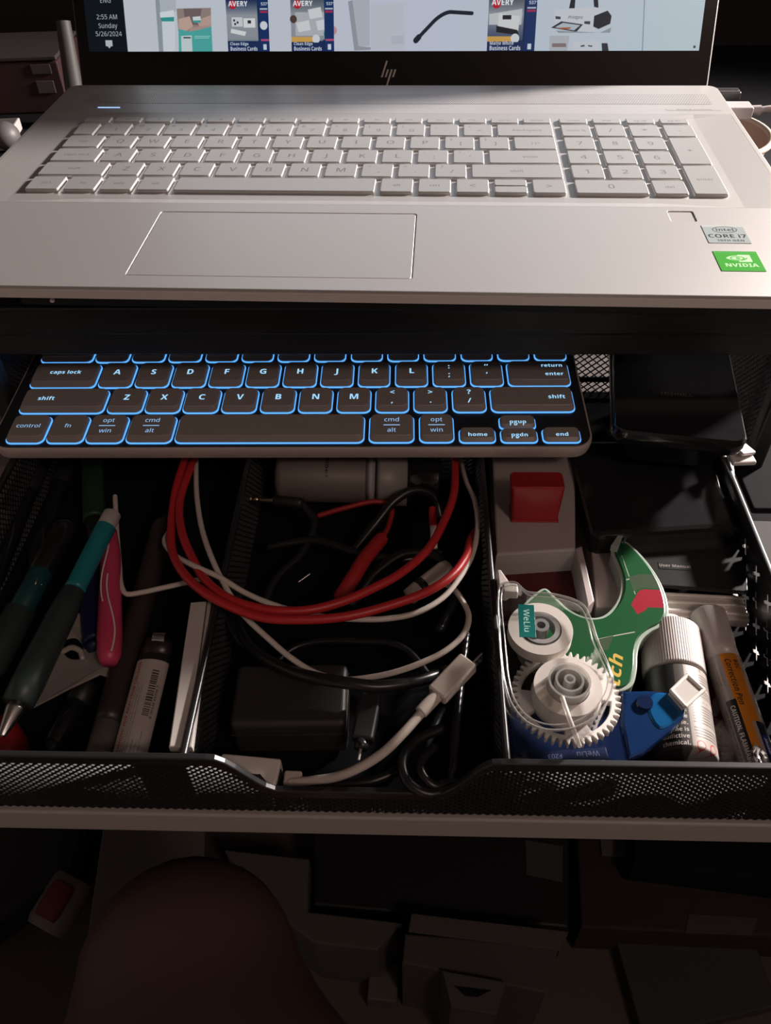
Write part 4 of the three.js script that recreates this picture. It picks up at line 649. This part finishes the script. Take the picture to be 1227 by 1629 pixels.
{
  const a = v(128.6, -105, 144.5), b = v(133.6, -104, 84.4), L = reach(a, b), t = thing('bottle', 'small bottle with a ribbed white cap and a black and white warning label', 'bottle', a); stand(t, a, b);
  const lab = canvas(2048, 1024, (g, w, h) => {                // once round the bottle, 27 by 31 pixels to the millimetre
    g.fillStyle = '#968e87'; g.fillRect(0, 0, w, h); g.fillStyle = '#211f1f'; g.fillRect(350, 0, 680, h); g.fillStyle = '#4a4543'; g.fillRect(930, 0, 100, h);  // the grey band is sheen painted along the edge of the black
    g.fillStyle = '#cfc9c4'; g.font = 'bold 60px sans-serif'; g.textAlign = 'right'; ['WARNING:', 'Tobacco Free', 'Nic Line.', 'Nicotine is', 'an addictive', 'chemical.'].forEach((s, i) => g.fillText(s, 1012, 622 + i * 73, 560));
    g.fillStyle = '#4a4442'; g.textAlign = 'left'; g.font = 'bold 64px sans-serif'; g.fillText('\u26a0 Salt', 1080, 110); g.font = '44px sans-serif'; seed = 5;
    for (let i = 0; i < 24; i++) { if (i === 5 || i === 9 || i === 10 || i === 11 || i === 19) continue; g.fillRect(1060 + rnd() * 12, 140 + i * 32, 360 + rnd() * 60, 13); }
    g.lineWidth = 5; g.strokeStyle = '#4a4442'; g.strokeRect(1070, 425, 330, 92); g.fillText('100 ml', 1160, 488); g.strokeStyle = '#9c2a2a'; g.lineWidth = 12; for (const x of [1120, 1270]) { g.beginPath(); g.arc(x, 970, 44, 0, 7); g.stroke(); }
  });
  part(t, 'body', lathe([[0, 0], [10.6, 0.2], [11.8, 1.5], [11.8, L * 0.58], [9, L * 0.62], [0, L * 0.62]], 40), mat(1, 1, 1, 0.4, 0, { map: lab }));
  const rib = new THREE.Shape(); for (let i = 0; i < 160; i++) { const q = 12 - (i % 2 ? 0.12 : 0), r = i / 160 * Math.PI * 2; rib[i ? 'lineTo' : 'moveTo'](Math.cos(r) * q, Math.sin(r) * q); }
  part(t, 'cap', mm(new THREE.ExtrudeGeometry(rib, { depth: L * 0.33, bevelEnabled: true, bevelThickness: 0.9, bevelSize: 0.9, bevelOffset: -0.9, bevelSegments: 3 }).rotateX(-Math.PI / 2).translate(0, L * 0.62, 0)), mat(0.34, 0.3, 0.285, 0.5));
  part(t, 'nozzle', lathe([[0, L * 0.96], [6, L * 0.96], [5.4, L * 1.06], [0, L * 1.06]], 24), mat(0.5, 0.42, 0.42, 0.5));
}
{
  const a = v(154.5, -104, 147.7), b = v(150.1, -102, 77), L = reach(a, b), t = thing('correction_pen', 'white correction pen with an orange label reading Correction Pen', 'pen', a); stand(t, a, b);
  const lab = canvas(1024, 1024, (g, w, h) => {
    g.fillStyle = '#988f8a'; g.fillRect(0, 0, w, h); g.save(); g.translate(w, 0); g.rotate(Math.PI / 2);   // x now runs down the pen, y runs from right to left
    const Y = (u) => (1 - u + 0.085) * w;                              // u: round the pen
    g.fillStyle = '#c77a25'; g.fillRect(0, Y(0.665), 640, 0.165 * w); g.fillRect(600, Y(0.585), 424, 0.07 * w);
    g.fillStyle = '#2c2018'; g.font = 'italic bold 74px sans-serif'; g.fillText('Correction Pen', 50, Y(0.53), 440); g.font = 'bold 60px sans-serif'; g.fillText('BIC', 60, Y(0.61));
    g.fillStyle = '#1e1c1d'; g.fillRect(430, Y(0.515), 594, 0.1 * w); g.fillStyle = '#c9c3be'; g.font = 'bold 62px sans-serif'; g.fillText('CAUTION, FLAMMABLE', 480, Y(0.445), 530);
    g.fillStyle = '#3d3735'; g.font = 'bold 36px sans-serif'; g.fillText('\u2022 KEEP AWAY FROM FIRE OR FLAME', 470, Y(0.375), 540); g.font = '26px sans-serif'; g.fillText('\u2022 Avoid direct contact with skin', 500, Y(0.335), 460);
    ['1. Shake well before', 'use. 2. Remove cap', 'and squeeze lightly', '3. Let dry, recap'].forEach((s, i) => g.fillText(s, 60, Y(0.455 - i * 0.034), 320));
    g.fillStyle = '#101522'; g.fillRect(640, Y(0.74), 384, 0.12 * w); g.fillStyle = '#14307a'; g.fillRect(760, Y(0.69), 200, 0.06 * w); g.fillStyle = '#c9c3be'; g.font = 'italic bold 44px sans-serif'; g.fillText('Shake!', 780, Y(0.645)); g.restore();
  });
  part(t, 'barrel', lathe([[0, 0], [6.4, 0.2], [6.6, 2], [6.6, L * 0.66], [0, L * 0.66]], 40), mat(1, 1, 1, 0.35, 0, { map: lab }));
  part(t, 'cap', lathe([[0, L * 0.66], [6.5, L * 0.66], [6.4, L * 0.74], [6.9, L * 0.8], [7.2, L * 0.98], [6, L], [0, L]], 32), mat(0.45, 0.41, 0.395, 0.3));
}
{
  const t = thing('magenta_packet', 'dark pink packet with pale loops between the bottle and the correction pen', 'packet', v(150.2, -112, 114.2));
  partW(t, 'packet', prism([v(148, -109, 89.5), v(154.9, -109, 92.3), v(156.7, -109, 134.5), v(140.1, -109, 135.3)], 3, 0.5), mat(0.2, 0.015, 0.035, 0.4));
  partW(t, 'loop', prism([v(145.6, -108.7, 115.9), v(148.3, -108.7, 112.4), v(148.6, -108.7, 116.3), v(146.7, -108.7, 120.8), v(144.8, -108.7, 122)], 0.6, 0.1, true), mat(0.4, 0.36, 0.35, 0.4));
  partW(t, 'pale_panel', prism([v(145.1, -108.8, 122.5), v(147.6, -108.8, 124), v(150.1, -108.8, 131.3), v(145.3, -108.8, 134.1), v(142.9, -108.8, 132.7)], 0.6, 0.1), mat(0.34, 0.31, 0.3, 0.4));
}
function crumple(p, sx, sy, sz, k, m, name, label, cat) {
  const g = new THREE.IcosahedronGeometry(1, 4), q = g.attributes.position;
  for (let i = 0; i < q.count; i++) { const x = q.getX(i), y = q.getY(i), z = q.getZ(i), n = 1 + 0.18 * Math.sin(5 * x + k) * Math.cos(6 * y - k) + 0.14 * Math.abs(Math.sin(9 * z + 4 * x + k)) + 0.08 * Math.sin(13 * y + 7 * x); q.setXYZ(i, x * n * sx / 1000, y * n * sy / 1000, z * n * sz / 1000); }
  g.computeVertexNormals(); return single(name, label, cat, toCreasedNormals(g, 0.5).translate(p.x, p.y, p.z), m);
}
crumple(v(146.5, -107, 136.6), 6, 5, 9, 1, mat(0.9, 0.88, 0.86, 0.1, 0, { transmission: 0.85, thickness: 0 }), 'plastic_bag', 'crumpled clear plastic bag at the front, beside the warning-label bottle', 'bag');
crumple(v(151.6, -96, 146.3), 2.2, 2.5, 4.5, 4, mat(0.4, 0.38, 0.36, 0.2, 0.8), 'foil_scrap', 'crumpled silver foil scrap over the end of the correction pen', 'foil');
{
  const t = thing('silver_wrapper', 'folded silver wrapper at the front right corner of the hard drive', 'wrapper', v(175.9, -82, 1.2)); t.rotation.y = 0.1;
  part(t, 'lower_fold', box(11, 2.4, 8, 0, 1.4, 2.2, 0.9), mat(0.7, 0.66, 0.63, 0.3, 0.4)); part(t, 'upper_fold', mm(new RoundedBoxGeometry(9, 2, 8, 2, 0.8)).rotateZ(-0.25).rotateY(0.4).translate(0.001, 0.0042, -0.001), mat(0.75, 0.72, 0.69, 0.25, 0.4));
}

// ---------------------------------------------------------------- beside and behind the laptop
{
  const t = thing('usb_plug', 'white plug with a white cable in the right side of the laptop', 'plug', v(209, -9, -232));
  part(t, 'housing', box(19, 7, 12, 0, 0, 0, 1), mat(0.4, 0.36, 0.36, 0.4)); part(t, 'collar', cyl(3, 2.8, 6, 20).rotateZ(Math.PI / 2).translate(0.0122, 0, 0), mat(0.38, 0.34, 0.34, 0.4)); part(t, 'contact', box(3, 3, 8, -10, 0, 0, 0.4), M.steel);
  part(t, 'cord', tube([[14, 0, 0], [24, 1, -1], [60, -4, -6], [110, -40, -20], [150, -110, -40], [190, -127, -60]].map((q) => new THREE.Vector3(...q.map((x) => x / 1000))), 1.9, 50, 10), mat(0.38, 0.34, 0.34, 0.4));
}
{
  const t = thing('usb_receiver', 'dark silver plug in the laptop behind the white plug', 'plug', v(208, -8, -258));
  part(t, 'housing', box(20, 5, 9, 0, 0, 0, 1.2), mat(0.1, 0.1, 0.11, 0.3, 0.6)); part(t, 'top_strip', box(17, 0.6, 2, 0, 2.5, 2, 0.2), M.steel);
}
{
  const t = thing('mug', 'cream cup standing behind the right end of the laptop', 'cup', v(217, -137.4, -309));
  part(t, 'cup', lathe([[0, 0], [30, 0], [33, 2], [44, 84], [47, 86.2], [47.4, 88], [45.8, 89], [43.6, 87], [41, 70], [31, 5], [0, 4]], 48), mat(0.3, 0.22, 0.18, 0.5));
  part(t, 'rim', mm(new THREE.TorusGeometry(45.6, 2.1, 10, 48).rotateX(Math.PI / 2).translate(0, 87.6, 0)), mat(0.4, 0.34, 0.3, 0.45));
}
{
  const t = thing('carton', 'red and white carton on the desk behind the laptop, at the left', 'carton', v(-440, -137.4, -640)); t.rotation.y = 0.1;
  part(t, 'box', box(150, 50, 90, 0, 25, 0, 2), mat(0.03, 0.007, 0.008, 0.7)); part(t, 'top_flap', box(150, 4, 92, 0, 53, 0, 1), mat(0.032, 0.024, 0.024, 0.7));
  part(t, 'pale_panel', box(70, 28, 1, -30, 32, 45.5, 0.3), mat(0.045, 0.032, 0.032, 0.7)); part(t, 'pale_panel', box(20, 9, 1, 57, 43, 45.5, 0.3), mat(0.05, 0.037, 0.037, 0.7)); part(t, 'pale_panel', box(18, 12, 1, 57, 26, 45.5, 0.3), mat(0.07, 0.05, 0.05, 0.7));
}
{
  const a = v(-336, -137, -560), b = v(-338, -48, -590), t = thing('paper_roll', 'grey rolled paper standing beside the red and white carton', 'paper roll', a); stand(t, a, b, new THREE.Vector3(0, 0, 1)); const L = reach(a, b);
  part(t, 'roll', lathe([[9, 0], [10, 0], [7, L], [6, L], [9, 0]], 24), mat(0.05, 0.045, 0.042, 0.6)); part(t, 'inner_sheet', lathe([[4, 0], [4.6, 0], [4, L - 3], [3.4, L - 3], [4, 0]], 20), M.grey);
}
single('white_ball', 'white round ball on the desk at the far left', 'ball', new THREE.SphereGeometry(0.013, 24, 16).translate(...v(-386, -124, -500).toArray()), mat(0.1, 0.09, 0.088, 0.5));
{
  const t = thing('notebook', 'grey notebook with a white edge on the desk left of the laptop', 'notebook', v(-432, -137.4, -520)); t.rotation.y = 0.15;
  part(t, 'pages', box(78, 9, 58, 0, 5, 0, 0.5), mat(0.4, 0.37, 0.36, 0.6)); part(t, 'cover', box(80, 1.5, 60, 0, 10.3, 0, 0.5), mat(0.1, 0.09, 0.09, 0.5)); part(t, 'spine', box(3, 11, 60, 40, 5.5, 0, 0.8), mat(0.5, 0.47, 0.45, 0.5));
}
single('pale_block', 'pale grey block beside the left end of the glowing keyboard', 'block', loft([[15, 30, 2, 0], [16, 31, 3, 3], [16, 31, 3, 44], [13, 28, 2, 46]], 0.5).translate(...v(-190, -122, -84).toArray()), mat(0.45, 0.42, 0.4, 0.5));
single('paper_crumb', 'tiny white crumb under the front left edge of the laptop', 'crumb', new THREE.DodecahedronGeometry(0.0011, 0).translate(...v(-127.1, -8.3, -3).toArray()), M.white);

// ---------------------------------------------------------------- desk lamp, outside the picture at the right
{
  const t = thing('desk_lamp', 'black desk lamp at the back right of the desk', 'lamp', v(1040, -137.4, -720));
  part(t, 'base', lathe([[0, 0], [70, 0], [72, 6], [68, 16], [12, 20], [0, 20]], 32), M.black);
  const head = LAMP.clone().addScaledVector(LAMP_AIM.clone().sub(LAMP).normalize(), -0.075);
  partW(t, 'pole', tube([t.position.clone().setY(t.position.y + 0.018), t.position.clone().add(new THREE.Vector3(0.03, 0.3, 0)), head.clone().add(new THREE.Vector3(0.03, 0.12, -0.04)), head], 7, 30, 10), M.black);
  const q = stand(new THREE.Group(), head, LAMP_AIM); q.updateMatrix();
  partW(t, 'shade', lathe([[0, -8], [22, -6], [30, 20], [58, 92], [56, 92], [28, 21], [20, -3], [0, -4]], 32).applyMatrix4(q.matrix), M.black);
  partW(t, 'bulb', lathe([[0, 10], [12, 12], [22, 36], [24, 52], [16, 66], [0, 70]], 24).applyMatrix4(q.matrix), glow(1, 0.9, 0.8, 1.2));
}

// ---------------------------------------------------------------- under the desk, colours darkened in place of the shade there
const FL = -859.5;
function slab(name, label, cat, pts, thick, m, bevel = 2) { return single(name, label, cat, prism(pts, thick, bevel), m); }
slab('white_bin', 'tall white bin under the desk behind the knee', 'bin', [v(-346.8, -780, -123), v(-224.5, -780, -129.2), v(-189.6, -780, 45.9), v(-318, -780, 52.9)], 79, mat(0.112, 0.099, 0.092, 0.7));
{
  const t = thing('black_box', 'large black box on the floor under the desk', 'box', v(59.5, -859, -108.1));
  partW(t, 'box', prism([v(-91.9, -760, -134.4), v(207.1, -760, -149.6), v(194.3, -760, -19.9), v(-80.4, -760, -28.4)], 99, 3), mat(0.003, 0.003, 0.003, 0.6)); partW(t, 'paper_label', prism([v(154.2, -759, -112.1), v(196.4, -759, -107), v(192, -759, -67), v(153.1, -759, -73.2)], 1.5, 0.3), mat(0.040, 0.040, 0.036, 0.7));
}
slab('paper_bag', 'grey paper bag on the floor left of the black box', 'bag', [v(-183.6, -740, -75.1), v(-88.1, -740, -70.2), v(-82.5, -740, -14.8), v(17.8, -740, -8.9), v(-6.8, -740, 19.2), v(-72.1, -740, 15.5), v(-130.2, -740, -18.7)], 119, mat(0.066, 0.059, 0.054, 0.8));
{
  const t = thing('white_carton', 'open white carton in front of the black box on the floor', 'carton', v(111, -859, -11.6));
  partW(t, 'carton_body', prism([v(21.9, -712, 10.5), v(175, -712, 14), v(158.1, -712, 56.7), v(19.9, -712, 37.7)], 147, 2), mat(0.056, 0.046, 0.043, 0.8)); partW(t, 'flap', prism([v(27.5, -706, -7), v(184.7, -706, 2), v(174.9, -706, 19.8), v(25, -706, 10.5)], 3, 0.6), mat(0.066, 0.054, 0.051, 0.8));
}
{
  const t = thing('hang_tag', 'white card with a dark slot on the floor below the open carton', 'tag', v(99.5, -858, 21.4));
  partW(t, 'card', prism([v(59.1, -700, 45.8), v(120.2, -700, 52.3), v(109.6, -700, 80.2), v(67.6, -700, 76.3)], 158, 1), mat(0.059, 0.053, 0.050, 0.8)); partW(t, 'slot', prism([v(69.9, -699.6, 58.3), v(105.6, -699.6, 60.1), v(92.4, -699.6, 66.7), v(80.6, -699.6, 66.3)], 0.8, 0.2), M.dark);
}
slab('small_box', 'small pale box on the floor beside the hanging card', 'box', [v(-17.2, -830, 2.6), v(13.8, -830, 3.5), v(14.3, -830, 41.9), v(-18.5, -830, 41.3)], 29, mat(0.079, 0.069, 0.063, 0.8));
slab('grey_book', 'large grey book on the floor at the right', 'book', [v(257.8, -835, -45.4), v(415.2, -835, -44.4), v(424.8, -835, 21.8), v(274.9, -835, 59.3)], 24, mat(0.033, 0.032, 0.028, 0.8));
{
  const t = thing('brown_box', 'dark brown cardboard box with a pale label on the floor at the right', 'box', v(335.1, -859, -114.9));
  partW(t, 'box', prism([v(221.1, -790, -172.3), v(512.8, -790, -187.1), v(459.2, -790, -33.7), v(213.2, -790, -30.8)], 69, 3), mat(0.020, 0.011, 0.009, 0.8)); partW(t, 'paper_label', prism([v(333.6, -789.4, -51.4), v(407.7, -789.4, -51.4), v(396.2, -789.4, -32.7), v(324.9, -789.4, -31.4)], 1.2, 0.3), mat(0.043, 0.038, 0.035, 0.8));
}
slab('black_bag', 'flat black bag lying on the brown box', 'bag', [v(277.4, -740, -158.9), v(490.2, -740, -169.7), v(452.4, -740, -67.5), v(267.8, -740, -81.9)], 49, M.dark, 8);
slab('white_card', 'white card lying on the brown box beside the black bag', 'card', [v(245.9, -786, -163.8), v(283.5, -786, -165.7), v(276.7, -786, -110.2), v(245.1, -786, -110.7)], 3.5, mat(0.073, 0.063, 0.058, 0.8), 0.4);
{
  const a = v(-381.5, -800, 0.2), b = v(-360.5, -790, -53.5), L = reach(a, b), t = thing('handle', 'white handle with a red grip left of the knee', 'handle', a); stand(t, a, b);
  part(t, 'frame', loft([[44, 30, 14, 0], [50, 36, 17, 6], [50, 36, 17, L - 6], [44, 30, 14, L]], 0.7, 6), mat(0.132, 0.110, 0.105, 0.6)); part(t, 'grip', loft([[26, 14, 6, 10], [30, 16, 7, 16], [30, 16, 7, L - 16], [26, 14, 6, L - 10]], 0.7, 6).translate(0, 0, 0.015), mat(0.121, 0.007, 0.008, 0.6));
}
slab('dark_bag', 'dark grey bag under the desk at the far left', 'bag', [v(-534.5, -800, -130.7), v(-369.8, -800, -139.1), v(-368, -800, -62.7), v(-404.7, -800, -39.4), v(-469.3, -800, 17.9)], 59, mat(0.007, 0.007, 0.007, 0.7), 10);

// ---------------------------------------------------------------- the person's leg
{
  const bones = [[v(-45, -345, 900), v(-52, -336, 520), 95, 92], [v(-52, -336, 520), v(-62, -342, 260), 96, 94], [v(-62, -342, 260), v(-94, -338, 158), 94, 53], [v(-94, -338, 158), v(-92, -400, 180), 52, 54], [v(-92, -400, 180), v(-86, -600, 220), 56, 54], [v(-86, -600, 220), v(-82, -790, 240), 52, 36], [v(-82, -790, 240), v(-82, -832, 230), 38, 36], [v(-82, -826, 225), v(-90, -836, 85), 36, 26]];
  const res = 84, mc = new MarchingCubes(res, new THREE.MeshStandardMaterial(), false, false, 400000), S = 0.56, C = v(-58, -540, 480), p = new THREE.Vector3(), ab = new THREE.Vector3(), ap = new THREE.Vector3();
  for (let k = 0; k < res; k++) for (let j = 0; j < res; j++) for (let i = 0; i < res; i++) {
    p.set((i - res / 2) / (res / 2) * S, (j - res / 2) / (res / 2) * S, (k - res / 2) / (res / 2) * S).add(C);
    let e = 0;
    for (const [a, b, ra, rb] of bones) { ab.subVectors(b, a); ap.subVectors(p, a); const h = Math.max(0, Math.min(1, ap.dot(ab) / ab.lengthSq())); const d = ap.addScaledVector(ab, -h).length() - (ra + (rb - ra) * h) / 1000; e += Math.exp(-d * 90); }
    mc.field[i + j * res + k * res * res] = Math.log(e) / 90;
  }
  mc.isolation = 0; mc.update();
  const g = new THREE.BufferGeometry(), n = mc.count ?? mc.geometry.drawRange.count;
  g.setAttribute('position', new THREE.BufferAttribute(mc.positionArray.slice(0, n * 3), 3)); g.setAttribute('normal', new THREE.BufferAttribute(mc.normalArray.slice(0, n * 3), 3));
  g.scale(S, S, S);
  const t = thing('person', 'person seated at the desk, one reddish brown knee showing below the shelf board', 'person', C);
  part(t, 'leg', g, mat(0.1, 0.055, 0.048, 0.65));
}

renderer.render(scene, camera);
